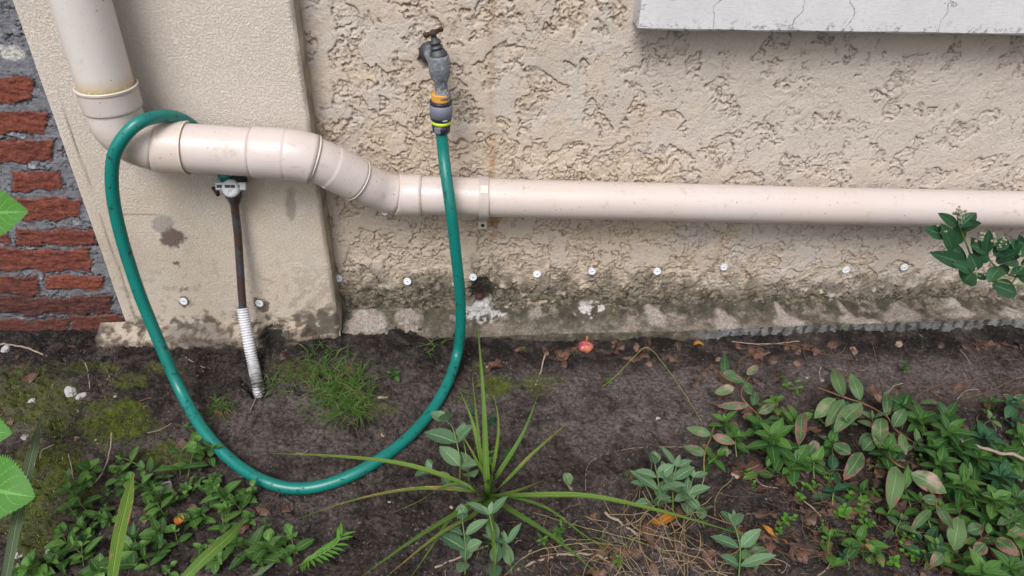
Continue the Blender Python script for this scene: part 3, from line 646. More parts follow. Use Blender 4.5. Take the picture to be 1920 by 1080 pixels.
# ============================================================ HOSE with connector
hz = empty('garden_hose', TZ(827, 250), 'green rubber garden hose looping from the tap over the drainpipe elbow, dirt speckled', 'garden hose')
c0 = TZ(826.5, 189); c1 = TZ(827.5, 248); cax = nrm(c1 - c0); Lc = np.linalg.norm(c1 - c0)
M = MB(); lathe(M, c0, cax, [(0, .0165), (0, .0205), (Lc * .03, .0208), (Lc * .36, .0205), (Lc * .385, .0195), (Lc * .39, .0204), (Lc * .56, .0200), (Lc * .60, .018), (Lc * .62, .0165), (Lc * .74, .0165), (Lc * .745, .0175), (Lc * .96, .0165), (Lc, .014), (Lc, .012)], 32)
cn = M.build('connector', MNAVY, hz)
M = MB(); prof = [(0, .0135), (0, .0155), (.001, .0168), (Lc * .20, .0166), (Lc * .26, .015)]
nseg = 72; vs = []
base = c0 - cax * Lc * .23; uu = nrm(np.cross(cax, (0, 1, 0))); vv = np.cross(cax, uu)
for a_, r_ in prof:
    for k in range(nseg):
        rr = r_ * (1 + (.03 if (k // 2) % 2 else 0) * (1 if r_ > .016 else 0)); an = 2 * math.pi * k / nseg; vs.append(base + cax * a_ + rr * (math.cos(an) * uu + math.sin(an) * vv))
M.add(vs, [(i * nseg + k, i * nseg + (k + 1) % nseg, (i + 1) * nseg + (k + 1) % nseg, (i + 1) * nseg + k) for i in range(4) for k in range(nseg)] + [tuple(range(nseg))[::-1]])
M.build('threaded_adapter', MOCHRE, cn, smooth=False)
M = MB(); lathe(M, c0 + cax * Lc * .085, cax, [(0, .0202), (.0006, .0213), (Lc * .40, .0211), (Lc * .41, .0200)], 36); M.build('grip', MGREYP, cn)
M = MB(); lathe(M, c0 + cax * Lc * .605, cax, [(0, .0165), (.001, .0186), (Lc * .09, .0184), (Lc * .11, .0165)], 36); M.build('ring', MLIME, cn)
M = MB(); fd = nrm(np.array([-.42, -1, .15]) - cax * np.dot((-.25, -1, .15), cax)); sdv = np.cross(cax, fd); rbox(M, c0 + cax * Lc * .845 + fd * .0148, sdv, cax, fd, .0062, .0062, .0035, .3); M.build('release_button', MGREYP, cn, smooth=False)
M = MB(); fd2 = nrm(np.array([.45, -1, .15])); fd2 = nrm(fd2 - cax * fd2.dot(cax)); sd2 = np.cross(cax, fd2)
for k in range(5):
    ang = (k - 2) * .10; f3 = nrm(fd2 * math.cos(ang) + sd2 * math.sin(ang)); rbox(M, c0 + cax * Lc * .51 + f3 * .0203, np.cross(cax, f3), cax, f3, .0006 + .0002 * (k % 2), .0012, .0004)
M.build('lettering', MPLUG, cn, smooth=False)
hp = [c1 - cax * .012, c1 - cax * .002]
for q in [(832, 290, 'y', YT - .010), (838, 340, 'y', -.125), (846, 400, 'y', -.145), (855, 470, 'y', -.150), (862, 545, 'y', -.150), (863, 610, 'y', -.150), (856, 668, 'y', -.165),
          (838, 722, 'g', .022), (806, 775, 'g', .014), (757, 828, 'g', .012), (694, 873, 'g', .012), (625, 904, 'g', .012), (560, 915, 'g', .012), (497, 902, 'g', .013), (437, 866, 'g', .018), (385, 812, 'g', .03),
          (340, 735, 'y', -.300), (308, 665, 'y', -.265), (278, 590, 'y', -.240), (250, 515, 'y', -.225), (226, 440, 'y', -.215), (211, 370, 'y', -.207), (211, 305, 'y', -.202), (228, 262, 'y', -.196), (262, 228, 'y', -.178), (305, 217, 'y', -.140), (340, 223, 'y', -.105), (372, 246, 'y', -.0765), (405, 285, 'y', -.0755), (425, 318, 'y', -.078), (431, 334, 'y', -.082)]:
    hp.append(PY(q[0], q[1], q[3]) if q[2] == 'y' else GS(q[0], q[1], q[3]))
HP, HSs = resample(catmull(hp, 10), .006)
HP = HP + np.stack([.0022 * perlin(HSs * 5.5, HSs * 0 + k, 77 + k) for k in range(3)], 1) * sst(0, .1, HSs)[:, None] * sst(HSs[-1], HSs[-1] - .25, HSs)[:, None]
M = MB(); tube(M, HP, .0113, 20); M.build('tube', MHOSE, hz)

# ============================================================ STANDPIPE with old valve
YV = -.086
vt = PY(436, 352, YV); sp_ = empty('standpipe', tuple(vt), 'dark copper supply pipe rising to an old pale valve under the drainpipe', 'standpipe')
cp = [PY(438, 366, YV), PY(441, 395, YV + .002), PY(446, 440, -.085), PY(450, 500, -.092), PY(454, 560, -.102), PY(458, 600, -.115), PY(470, 665, -.155), PY(478, 700, -.18)]
M = MB(); CPP, _ = resample(catmull(cp, 8), .004); tube(M, CPP, .0082, 16); M.build('copper_pipe', MCOPPER, sp_)
M = MB(); lathe(M, PY(438, 364, YV), nrm(cp[1] - cp[0]), [(-.004, .0145), (0, .0155), (.008, .0155), (.010, .0125), (.018, .0115), (.022, .0095), (.03, .0082)], 8); M.build('nut', MCOPPER, sp_, smooth=False)
vm = MB(); fc = nrm(np.array([0, -1, .55])); c = PY(432, 353, YV - .026)
lathe(vm, c - fc * .012, fc, [(0, .010), (.001, .0165), (.008, .0175), (.013, .0165), (.0155, .013), (.0165, .0002)], 28)
rt = np.array([1, 0, 0.]); upv = np.cross(rt, fc)
rbox(vm, c - fc * .006 - upv * .004, rt, upv, fc, .029, .0075, .0055, .3)
vl = vm.build('valve_cap', MPALE, sp_, smooth=False)
M = MB()
for k, (ox, w_) in enumerate(((-.022, .0035), (-.0155, .003), (-.004, .005), (.006, .0035), (.0135, .0035))): rbox(M, c - upv * .0035 + rt * ox + fc * (.0045 if abs(ox) < .01 else .0002), rt, upv, fc, w_, .0028, .0012)
M.build('slot', MBLACK, vl, smooth=False)
M = MB(); tube(M, [PY(399, 352, YV - .01), PY(405, 357, YV - .016), PY(409, 366, YV - .014)], [.0032, .0055, .004], 10); tube(M, [PY(405, 357, YV - .016), PY(418, 350, YV - .008)], .003, 8); M.build('lever', MRUST, sp_)
M = MB(); lathe(M, PY(444, 338, YV + .004), (0.08, -.1, 1), [(-.012, .014), (-.006, .019), (0, .020), (.006, .018), (.012, .0135)], 20); M.build('rubber_seal', MBLACK, sp_)
M = MB(); lathe(M, PY(424, 336, YV), (0, -.1, 1), [(-.003, .011), (0, .0135), (.02, .0135)], 16); M.build('hose_tail', MHOSE, sp_)
# conduit
cc = [PY(455, 577, -.103), PY(459, 603, -.116), PY(466, 640, -.140), (PY(474, 680, -.165)), GS(482, 716, .0), GS(487, 745, -.04), GS(490, 765, -.09)]
CC, cs_ = resample(catmull(cc, 12), .0009)
M = MB(); tube(M, CC, .0120 + .0009 * np.clip(np.sin(cs_ / .0058 * 2 * math.pi) * 1.5, -1, 1), 22, cap=False)
inner, _ = resample(CC[:40], .004); tube(M, inner, .0098, 16, cap=False)
M.t = M.t[:]; nv0 = len(CC) * 22; M.t = [(float(sst(.1, -.6, math.sin(cs_[i // 22] / .0058 * 2 * math.pi))), 0, 0) if i < nv0 else (1, 0, 0) for i in range(len(M.t))]  # shading of the rib gaps is put into the tint
cdt = M.build('corrugated_conduit', MCOND, loc=tuple(cc[0])); tag(cdt, 'white corrugated plastic conduit sleeving the copper pipe into the soil', 'conduit')

# ============================================================ INJECTION PLUGS
def make_plug(loc, nrm_, label):
    e_ = empty('wall_plug', tuple(loc), label, 'wall plug', 'white plugs in a row low on the wall')
    M = MB(); lathe(M, loc, nrm_, [(-.010, .006), (.0, .0068), (.001, .0088), (.0025, .0090), (.0034, .0082), (.0034, .0064), (.0022, .0060), (.0022, .0036), (.0036, .0034), (.0036, .0016), (.0022, .0014), (.0022, .0001)], 24); M.build('disc', MPLUG, e_)
    M = MB(); lathe(M, np.array(loc) + np.array(nrm_) * .0021, nrm_, [(0, .0012), (.0008, .0012), (.001, .0001)], 8); M.build('pin', MBLACK, e_)
    return e_
PL = [(345, 564, YP, 'white wall plug on the pilaster, between the green hose and the copper pipe'), (487, 568, YP, 'white wall plug on the pilaster just right of the conduit mouth'),
      (635, 521, .0, 'white wall plug in the corner where stucco meets the pilaster'), (764, 527, 0, 'white wall plug above the mossy patch, between corner and hanging hose'), (887, 519, 0, 'white wall plug right of the hose, above the root filled hole'),
      (1007, 513, 0, 'white wall plug between the root filled hole and the white splash'), (1110, 508, 0, 'white wall plug straight above the small white splash on the ledge'), (1232, 508, 0, 'white wall plug above the first large pale drip right of the small splash'),
      (1357, 500, 0, 'white wall plug, highest and roundest of the row, mid right of wall'), (1471, 507, 0, 'smallest grey wall plug, sunk deep, fourth from the right end of the row'), (1586, 505, 0, 'white wall plug right of the sunken grey one'),
      (1695, 500, 0, 'last fully visible white wall plug before the leafy twig'), (1903, 507, 0, 'white wall plug half hidden behind the leafy twig at right')]
p0 = None
for i, (a_, b2, y_, lab) in enumerate(PL):
    loc = PY(a_, b2, (y_ - .003) if y_ else -.0085)
    if p0 is None: p0 = make_plug(loc, (0, -1, 0), lab); o = p0; kids = list(p0.children)
    else:
        o = p0.copy(); C.objects.link(o); o['label'] = lab; o.location = loc
        for ch in kids: c_ = ch.copy(); C.objects.link(c_); c_.parent = o
    o.rotation_euler = (random.uniform(-.12, .05), 0, random.uniform(-.12, .12))
    if i == 9: o.scale = (.72, .72, .72); o.location.y += .004

# ============================================================ FOLIAGE
def leaf_mat(name, ca, cb, brown=(.17, .055, .03), vein=.25, nv=7, vslope=1.6, rough=.42, trans=.25, par=False, pale=None):
    m, nt, p, co = mat(name)
    uv = nd(nt, 'ShaderNodeTexCoord').outputs['UV']; s = nd(nt, 'ShaderNodeSeparateXYZ', {0: uv}).outputs
    au = mt(nt, 'ABSOLUTE', mt(nt, 'SUBTRACT', s[0], .5)); r, br, k = attr(nt, 'tint')
    c = mx(nt, r, ca, cb); n = noi(nt, co, 55, 5); n2 = noi(nt, co, 160, 4)
    c = mx(nt, mt(nt, 'MULTIPLY', n2, .45), c, mx(nt, .5, c, (.01, .02, .01)))
    if par: vv_ = rmp(nt, mt(nt, 'SINE', mt(nt, 'MULTIPLY', s[0], 44.)), .2, .9)
    else: vv_ = rmp(nt, mt(nt, 'ABSOLUTE', mt(nt, 'SUBTRACT', mt(nt, 'FRACT', mt(nt, 'SUBTRACT', mt(nt, 'MULTIPLY', s[1], float(nv)), mt(nt, 'MULTIPLY', au, vslope * 2))), .5)), .0, .10, 1, 0)
    mid = rmp(nt, au, .015, .05, 1, 0)
    light = tuple(min(1, v * 1.5 + .05) for v in cb)
    c = mx(nt, mt(nt, 'MULTIPLY', vv_, vein), c, light); c = mx(nt, mt(nt, 'MULTIPLY', mid, .6), c, light)
    # browning from the rim and tip, blotchy
    e_ = mt(nt, 'ADD', mt(nt, 'MULTIPLY', au, 1.1), mt(nt, 'MULTIPLY', s[1], .35)); e_ = mt(nt, 'ADD', e_, mt(nt, 'MULTIPLY', mt(nt, 'SUBTRACT', n, .5), 2.6))
    bf = rmp(nt, mt(nt, 'ADD', e_, mt(nt, 'MULTIPLY', br, 1.6)), 1.12, 1.3)
    bc = mx(nt, n2, brown, tuple(min(1, v * 2.1 + .02) for v in brown)); c = mx(nt, bf, c, bc)
    c = mx(nt, mt(nt, 'MULTIPLY', rmp(nt, noi(nt, co, 210, 4, .7), .62, .68), rmp(nt, noi(nt, co, 24, 2), .5, .6)), c, tuple(v * 1.2 for v in brown))
    if pale: c = mx(nt, mt(nt, 'MULTIPLY', rmp(nt, noi(nt, co, 28, 3), .5, .7), k), c, pale)
    setin(nt, p, Base_Color=c, Roughness=rough, Specular_IOR_Level=.28)
    bump(nt, p, mt(nt, 'ADD', mt(nt, 'MULTIPLY', vv_, -.5), mt(nt, 'ADD', mt(nt, 'MULTIPLY', mid, -.8), n2)), .0007)
    tr = nd(nt, 'ShaderNodeBsdfTranslucent', {'Color': c}); ms = nd(nt, 'ShaderNodeMixShader', {0: trans, 1: p.outputs[0], 2: tr.outputs[0]})
    nt.links.new(ms.outputs[0], nt.nodes['Material Output'].inputs[0]); return m
L_MINT = leaf_mat('mint_leaf', (.030, .088, .020), (.14, .285, .062), vein=.16, nv=6)
L_GLAUC = leaf_mat('glaucous_leaf', (.07, .15, .075), (.17, .28, .15), vein=.1, nv=5, rough=.55, trans=.15)
L_RED = leaf_mat('red_edged_leaf', (.028, .075, .028), (.11, .185, .075), brown=(.12, .06, .045), vein=.2, nv=6, rough=.5, trans=.12, pale=(.34, .25, .20))
L_BRIGHT = leaf_mat('bright_leaf', (.020, .066, .018), (.090, .215, .038), vein=.12, nv=5, trans=.25)
L_DARK = leaf_mat('dark_leaf', (.014, .055, .026), (.035, .105, .045), vein=.15, nv=6, rough=.3, trans=.1)
L_CHICK = leaf_mat('chickweed_leaf', (.075, .22, .025), (.14, .34, .05), vein=.05, trans=.3)
L_HYD = leaf_mat('serrated_leaf', (.055, .19, .025), (.10, .29, .045), vein=.55, nv=6, vslope=2.4, trans=.3, rough=.5)
L_BLADE = leaf_mat('blade', (.06, .14, .022), (.19, .31, .05), brown=(.20, .13, .04), vein=.22, par=True, rough=.4, trans=.2)
L_BLADEG = leaf_mat('grey_blade', (.085, .13, .065), (.17, .215, .125), brown=(.20, .13, .09), vein=.2, par=True, rough=.55, trans=.15)
L_GRASS = leaf_mat('grass_blade', (.05, .15, .02), (.13, .26, .05), brown=(.25, .19, .09), vein=.1, par=True)
L_DEAD = leaf_mat('dead_leaf', (.045, .025, .020), (.15, .070, .045), brown=(.045, .025, .02), vein=.2, nv=7, rough=.5, trans=.05, pale=(.21, .155, .125))
L_ORANGE = leaf_mat('orange_leaf', (.42, .15, .02), (.55, .24, .045), brown=(.16, .05, .02), vein=.15, nv=6, rough=.45, trans=.1)
STEMG = simple('green_stem', (.11, .16, .04), .5, .3, 120); STEMR = simple('red_stem', (.16, .075, .035), .5, .3, 120); STEMB = simple('brown_twig', (.11, .065, .04), .75, .45, 150, .001)
STRAW = simple('straw', (.26, .185, .10), .6, .55, 60); DRYW = simple('grey_twig', (.27, .21, .165), .8, .35, 130, .001); VINE = simple('olive_runner', (.16, .16, .05), .5, .3, 90)

def ortho(d, up):
    d = nrm(d); s = np.cross(d, up)
    if np.linalg.norm(s) < 1e-4: s = np.cross(d, (1, 0, 0))
    s = nrm(s); return d, s, np.cross(s, d)
def leaf(M, b, d, up, L, W, shape='oval', fold=.25, droop=.15, seg=7, t=None, wave=0., twist=0.):
    d, s, n = ortho(np.array(d, float), np.array(up, float)); vs = []; uv = []
    ph = random.random() * 6
    for i in range(seg + 1):
        q = i / seg
        if shape == 'oval': w_ = math.sin(math.pi * min(1, q ** .85)) ** .75
        elif shape == 'lance': w_ = (math.sin(math.pi * q ** .8)) ** 1.1
        elif shape == 'round': w_ = math.sqrt(max(0, 1 - (2 * q - 1) ** 2))
        elif shape == 'serr': w_ = (math.sin(math.pi * q ** .72)) ** .8 * (1 + (.10 if i % 2 else -.04))
        elif shape == 'ragged': w_ = math.sin(math.pi * q ** .9) ** .7 * (.75 + .35 * math.sin(q * 17 + ph))
        if i in (0, seg): w_ = max(w_, .03) if i == 0 else .0
        w_ *= W / 2; cen = b + d * L * q - n * droop * L * q * q + n * wave * L * .06 * math.sin(q * 9 + ph)
        tw = twist * q; s2 = s * math.cos(tw) + n * math.sin(tw); n2 = n * math.cos(tw) - s * math.sin(tw)
        for k in (-1, -.5, 0, .5, 1):
            vs.append(cen + s2 * w_ * k + n2 * abs(k) * w_ * fold * (1 + wave * .8 * math.sin(q * 11 + k * 2 + ph))); uv.append((k * .5 + .5, q))
    fs = [(i * 5 + k, i * 5 + k + 1, (i + 1) * 5 + k + 1, (i + 1) * 5 + k) for i in range(seg) for k in range(4)]
    M.add(vs, fs, uv, t or (random.random(), 0., random.random()))
def ribbon(M, P, W, up=(0, 0, 1), fold=.35, t=None, taper=.25, base=.7):
    P = np.array(P); n = len(P); T = np.gradient(P, axis=0); vs = []; uv = []; t = t or (random.random(), 0, 0)
    for i in range(n):
        q = i / (n - 1); w_ = W / 2 * min(base + (1 - base) * min(1, q * 3), ((1 - q) / (1 - taper)) ** .8 if q > taper else 1)
        d, s, nn = ortho(T[i], up)
        for k in (-1, 0, 1): vs.append(P[i] + s * w_ * k + nn * abs(k) * w_ * fold); uv.append((k * .5 + .5, q))
    fs = [(i * 3 + k, i * 3 + k + 1, (i + 1) * 3 + k + 1, (i + 1) * 3 + k) for i in range(n - 1) for k in (0, 1)]
    M.add(vs, fs, uv, t)
UP = np.array([0, 0, 1.])
def rv(a=1.): return np.array([random.uniform(-a, a) for _ in range(3)])
LAND = [(60, 680, 'below the brick wall'), (60, 760, 'on the moss near the left edge'), (90, 920, 'on dark moss by the grey blade'), (215, 790, 'on bright moss left of the hose'), (200, 900, 'at the upper left of the leafy carpet'), (330, 900, 'at the top of the leafy carpet'), (170, 1030, 'in the lower left of the leafy carpet'), (300, 1020, 'in the bottom middle of the leafy carpet'), (430, 960, 'just under the lowest bend of the hose'), (430, 1050, 'at the bottom of the leafy carpet, right part'), (480, 780, 'inside the hose loop below the conduit'), (330, 680, 'beside the footing, by the left of the hose'), (640, 730, 'around the grass tuft inside the hose'), (620, 850, 'inside the bottom of the hose loop'), (680, 980, 'on bare soil left of the spiky plant'), (950, 700, 'between the ledge and the spiky plant'), (870, 850, 'behind the spiky plant'), (900, 1030, 'in front of the spiky plant'), (1080, 680, 'near the pink fruit under the ledge'), (1180, 680, 'right of the pink fruit under the ledge'), (1150, 830, 'on bare soil right of the spiky plant'), (1120, 1010, 'left of the straw tangle'), (1240, 1000, 'in the straw tangle'), (1330, 660, 'by the yellow leaf under the ledge'), (1380, 720, 'above the red edged shrub'), (1350, 840, 'at the left end of the red edged shrub'), (1400, 960, 'between the straw tangle and the orange leaf'), (1470, 1040, 'below the orange leaf'), (1560, 960, 'in the twiggy litter under the shrub'), (1620, 1050, 'at the bottom edge in the twiggy litter'), (1520, 640, 'under the ledge above the shrub'), (1620, 860, 'in the middle of the red edged shrub'), (1720, 700, 'behind the shrub near the ledge'), (1720, 930, 'in the lower right greenery'), (1750, 1050, 'at the bottom right corner'), (1850, 650, 'under the far right of the ledge'), (1850, 780, 'at the right edge, top of the greenery'), (1880, 950, 'at the right edge, low in the greenery')]
def where(px, py): return min(LAND, key=lambda l: (l[0] - px) ** 2 + ((l[1] - py) * 1.5) ** 2)[2]
PEND = []
def pend(o, basel, px, py): PEND.append((o, basel + ' ' + where(px, py), px)); return o
def thing_at(name, p, cat, group=None): return empty(name, tuple(float(v) for v in p), None, cat, group)

# ---- spiky plant
b0 = GS(916, 940, .0); sp = thing_at('spiky_plant', b0, 'plant'); sp['label'] = 'spiky rosette plant with long narrow arching green leaves in the middle foreground'
SPK = [[(912, 900, .10), (907, 760, .22), (895, 600, .32)], [(906, 880, .09), (885, 790, .16), (862, 732, .20)], [(935, 890, .09), (980, 815, .15), (1010, 738, .20)], [(948, 905, .08), (1000, 850, .14), (1070, 788, .16)],
       [(862, 905, .09), (760, 872, .13), (640, 857, .12), (485, 849, .06)], [(880, 922, .06), (810, 916, .075), (740, 922, .06), (650, 942, .03), (540, 980, .008)], [(1000, 930, .09), (1110, 932, .12), (1250, 962, .11), (1408, 1007, .06)],
       [(965, 934, .06), (1030, 956, .055), (1090, 1000, .03), (1165, 1050, .01)], [(960, 960, .07), (1040, 1010, .11), (1130, 1084, .12)], [(880, 952, .07), (820, 985, .11), (750, 1030, .13), (665, 1090, .12)],
       [(890, 965, .05), (820, 1005, .09), (720, 1085, .08)], [(918, 960, .05), (925, 1010, .09), (928, 1090, .10)], [(895, 940, .06), (850, 965, .08), (800, 1040, .07), (765, 1090, .06)], [(893, 925, .07), (868, 907, .09), (825, 915, .08), (790, 938, .03), (735, 962, .01)],
       [(903, 870, .12), (893, 780, .20), (885, 700, .26)], [(955, 925, .05), (985, 915, .05), (1020, 900, .02)],
       [(925, 880, .10), (935, 800, .18), (925, 735, .22)], [(900, 880, .09), (875, 830, .13), (850, 800, .14)]]
for k, pp in enumerate(SPK):
    pts_ = [b0 + np.array([0, 0, .012])] + [GP(a_, b2, c_) for a_, b2, c_ in pp]
    P, _ = resample(catmull(pts_, 6), .008); M = MB(); ribbon(M, P, .95 * np.array([.0125, .0125, .0125, .011, .0115, .0095, .0135, .008, .0135, .013, .010, .0125,   .009, .007, .009, .008, .009, .008])[k], fold=.45, t=(random.random(), [.12, .1, 0, .35, .15, .4, 0, .2, 0, .1, .3, 0, .1, .3, .2, .3, .1, .2][k], 0))
    M.build('leaf', L_BLADE, sp)

# ---- opposite-leaved sprigs
def sprig(name, pts_, mleaf, mstem, n, L, W, shape='oval', r=.0013, cat='plant', group=None, spread=.9, brown=0., fold=.3, droop=.25, t0=.25, seg=6, tipn=2, lift=.35, grow=0.):
    base = pts_[0]; o = thing_at(name, base, cat, group)
    P, s = resample(catmull(pts_, 6), .004); M = MB(); tube(M, P, np.linspace(r, r * .55, len(P)), 6); M.build('stem', mstem, o)
    M = MB(); ang = random.random() * 3
    for i in range(n):
        q = t0 + (1 - t0) * (i / max(1, n - 1)) if n > 1 else 1.
        j = min(len(P) - 1, int(q * (len(P) - 1))); T = nrm(P[j] - P[max(0, j - 2)]); _, sx, nx_ = ortho(T, UP if abs(T[2]) < .9 else np.array([1., 0, 0]))
        ang += math.pi / 2 * (1 + .15 * random.uniform(-1, 1)); k = (.65 + .35 * math.sin(math.pi * min(1, q * .9))) * (1 + grow * (q - .5))
        last = i == n - 1
        for h in (0, 1):
            a2 = ang + math.pi * h + random.uniform(-.2, .2); side = sx * math.cos(a2) + nx_ * math.sin(a2)
            d = nrm(side * spread + T * (lift + .3 * last) + rv(.1)); up_ = UP + T * .4 + rv(.15)
            leaf(M, P[j] + side * r, d, up_, L * k * random.uniform(.7, 1.2), W * k * random.uniform(.85, 1.1), shape, fold, droop, seg, (random.random(), brown * random.uniform(.2, 1), random.random()))
        if last:
            for h in range(tipn): leaf(M, P[j], nrm(T + rv(.5)), UP + rv(.4), L * .45, W * .4, shape, fold, 0, seg, (min(1, .8 + random.random() * .4), 0, 0))
    M.build('leaves', mleaf, o); return o
def stem_up(px, py, h, lean=.3, aim=None):
    b = GS(px, py, 0); l = rv(1) * lean * h; l[2] = 0
    if aim is not None: l = np.array(aim) * h
    return [b - UP * .004, b + l * .35 + UP * h * .5, b + l + UP * h]
# leafy carpet lower left: prototypes copied
protos = []
for k in range(9):
    h = random.uniform(.022, .055); b = np.zeros(3); l = rv(.012); l[2] = 0
    o = sprig('ground_cover_sprig', [b - UP * .004, b + l + UP * h * .5, b + l * 2.2 + UP * h], L_MINT, STEMG, random.choice([2, 2, 3, 3]), random.uniform(.028, .038), random.uniform(.018, .024), r=.0011, group='leafy carpet sprigs at lower left', droop=.2, t0=.35, lift=.3)
    protos.append(o)
spots = []
def carpet(n, cx, cy, rx, ry):
    k = 0; g_ = 0
    while k < n and g_ < 4000:
        g_ += 1; a_ = random.random() * 6.283; q = math.sqrt(random.random()); px, py = cx + rx * q * math.cos(a_), cy + ry * q * math.sin(a_)
        if py > 1095 or any((px - u) ** 2 + (py - v_) ** 2 < 15 ** 2 for u, v_ in spots): continue
        spots.append((px, py)); k += 1
carpet(11, 215, 960, 75, 70); carpet(19, 330, 970, 110, 85); carpet(14, 230, 1050, 150, 38); carpet(12, 430, 990, 50, 85); carpet(9, 500, 1050, 60, 28)
spots += [(160, 890), (155, 915), (165, 905), (395, 865), (380, 870), (372, 815), (385, 845), (400, 905), (378, 905), (270, 880), (288, 890), (455, 940), (460, 965), (225, 905), (60, 1080), (90, 1072), (120, 1055)]
for i, (px, py) in enumerate(spots):
    px += random.uniform(-4, 4)
    o0 = protos[i % len(protos)]
    if i < len(protos): o = o0
    else:
        o = o0.copy(); C.objects.link(o)
        for ch in o0.children: c_ = ch.copy(); C.objects.link(c_); c_.parent = o
    o.location = GS(px, py); s_ = random.uniform(.5, 1.1); o.scale = (s_, s_, s_ * random.uniform(.7, 1.1)); o.rotation_euler = (random.uniform(-.2, .2), random.uniform(-.2, .2), random.random() * 6.3)
    pend(o, 'oval leaved sprig', px, py)

# glaucous sprigs
GL = [([(862, 905, 0), (862, 860, .05), (850, 805, .085), (838, 790, .10)], 4, .040, .026), ([(880, 905, 0), (875, 860, .05), (868, 820, .07)], 3, .034, .022), ([(872, 1078, 0), (873, 1030, .05), (867, 975, .085)], 5, .030, .018), ([(925, 1085, 0), (930, 1030, .06), (918, 965, .10)], 4, .034, .018),
      ([(830, 920, 0), (845, 900, .03), (808, 880, .05)], 2, .026, .017), ([(1235, 960, 0), (1235, 910, .06), (1228, 870, .09)], 5, .036, .019), ([(1262, 960, 0), (1262, 905, .06), (1268, 875, .08)], 5, .036, .017), ([(1285, 955, 0), (1290, 925, .05), (1300, 895, .06)], 4, .032, .016), ([(1225, 950, 0), (1222, 935, .03), (1210, 910, .05)], 3, .028, .015),
      ([(1385, 1085, 0), (1388, 1030, .05), (1378, 985, .08)], 4, .040, .017), ([(1320, 990, 0), (1310, 950, .04), (1300, 935, .05)], 4, .026, .014), ([(960, 1075, 0), (955, 1040, .03), (950, 1020, .045)], 3, .036, .014)]
for pp, n, L, W in GL:
    ps = [GP(*q) for q in pp]; o = sprig('grey_green_sprig', ps, L_GLAUC, STEMG, max(2, n - 1), L * 1.4, W * 1.45, group='grey green sprigs beside the spiky plant', r=.0016, t0=.3, droop=.12, fold=.22, lift=.5, spread=.8)
    pend(o, 'grey green oval leaved sprig', pp[-1][0], pp[-1][1])
# small seedlings
def tiny(name, px, py, h, n, L, mat_, base, cat='seedling', group=None, shape='round', W=None):
    o = sprig(name, stem_up(px, py, h, .5), mat_, STEMG, n, L, W or L * .75, shape, r=.0006, cat=cat, group=group, seg=4, t0=.4, tipn=2, droop=.1, fold=.15, lift=.25)
    pend(o, base, px, py)
for (px, py, h, n, L) in [(1480, 735, .03, 4, .011), (1495, 745, .03, 3, .011), (1532, 790, .02, 3, .011), (1545, 800, .03, 3, .01), (1505, 915, .02, 3, .009), (1520, 925, .02, 3, .012), (1500, 935, .02, 3, .011), (1555, 910, .02, 3, .010), (1405, 900, .02, 3, .009), (1408, 912, .012, 2, .009),
                          (1470, 975, .02, 3, .012), (1463, 985, .02, 3, .012), (1460, 1000, .015, 3, .010), (1565, 968, .02, 4, .012), (1585, 968, .025, 4, .013), (1613, 970, .03, 5, .013), (1618, 985, .02, 4, .012), (1600, 1005, .02, 3, .012), (1672, 975, .02, 4, .011), (1690, 1010, .02, 3, .010), (1615, 945, .02, 3, .010), (1595, 940, .02, 3, .012), (1632, 930, .02, 3, .011), (1552, 1022, .02, 3, .011), (1565, 1002, .015, 3, .009), (1610, 1022, .015, 3, .011),
                          (1675, 1057, .02, 4, .012), (1695, 1040, .02, 3, .010), (1715, 1050, .02, 4, .011), (1740, 1052, .02, 4, .012), (1848, 995, .02, 4, .011), (1868, 1020, .02, 3, .011), (1648, 865, .02, 3, .01), (1640, 880, .015, 3, .010), (1720, 870, .02, 3, .010), (1885, 985, .02, 3, .012), (1750, 960, .02, 3, .011), (1665, 835, .02, 4, .013),
                          (1560, 610, .01, 3, .009), (1580, 620, .02, 3, .013), (1655, 610, .02, 3, .012), (1553, 603, .02, 2, .010), (1628, 615, .015, 2, .009), (1540, 1000, .02, 3, .008), (1160, 1060, .02, 3, .010)]:
    tiny('seedling', px, py, h, n, L, L_CHICK, 'tiny bright green seedling', group='bright green seedlings on the right')
for (px, py) in [(742, 705), (795, 650), (1440, 565)]: pass
for (px, py, h, n, L, mt_) in [(742, 708, .015, 3, .020, L_BRIGHT), (740, 700, .012, 2, .012, L_BRIGHT), (1693, 700, .035, 5, .012, L_BRIGHT), (1730, 636, .006, 2, .014, L_GLAUC), (1358, 632, .006, 2, .018, L_GLAUC), (955, 860, .03, 5, .016, L_BRIGHT), (905, 855, .03, 5, .018, L_BRIGHT), (915, 870, .03, 4, .017, L_MINT), (918, 800, .02, 3, .02, L_DARK), (880, 785, .02, 3, .018, L_DARK), (1040, 1010, .03, 5, .015, L_MINT), (1020, 1020, .02, 4, .013, L_MINT), (1390, 1060, .02, 3, .022, L_DARK), (1580, 1045, .02, 5, .013, L_DARK), (985, 660, .02, 3, .006, L_CHICK), (400, 1060, .03, 3, .02, L_MINT), (1140, 720, .01, 3, .012, L_MINT), (1860, 770, .02, 3, .016, L_DARK), (1890, 795, .02, 4, .022, L_DARK), (1905, 770, .02, 3, .012, L_BRIGHT), (375, 985, .02, 3, .01, L_CHICK), (500, 990, .02, 3, .010, L_MINT)]:
    tiny('weed_sprout', px, py, h, n, L, mt_, 'small green weed sprout', 'weed', shape='oval', W=L * .5)

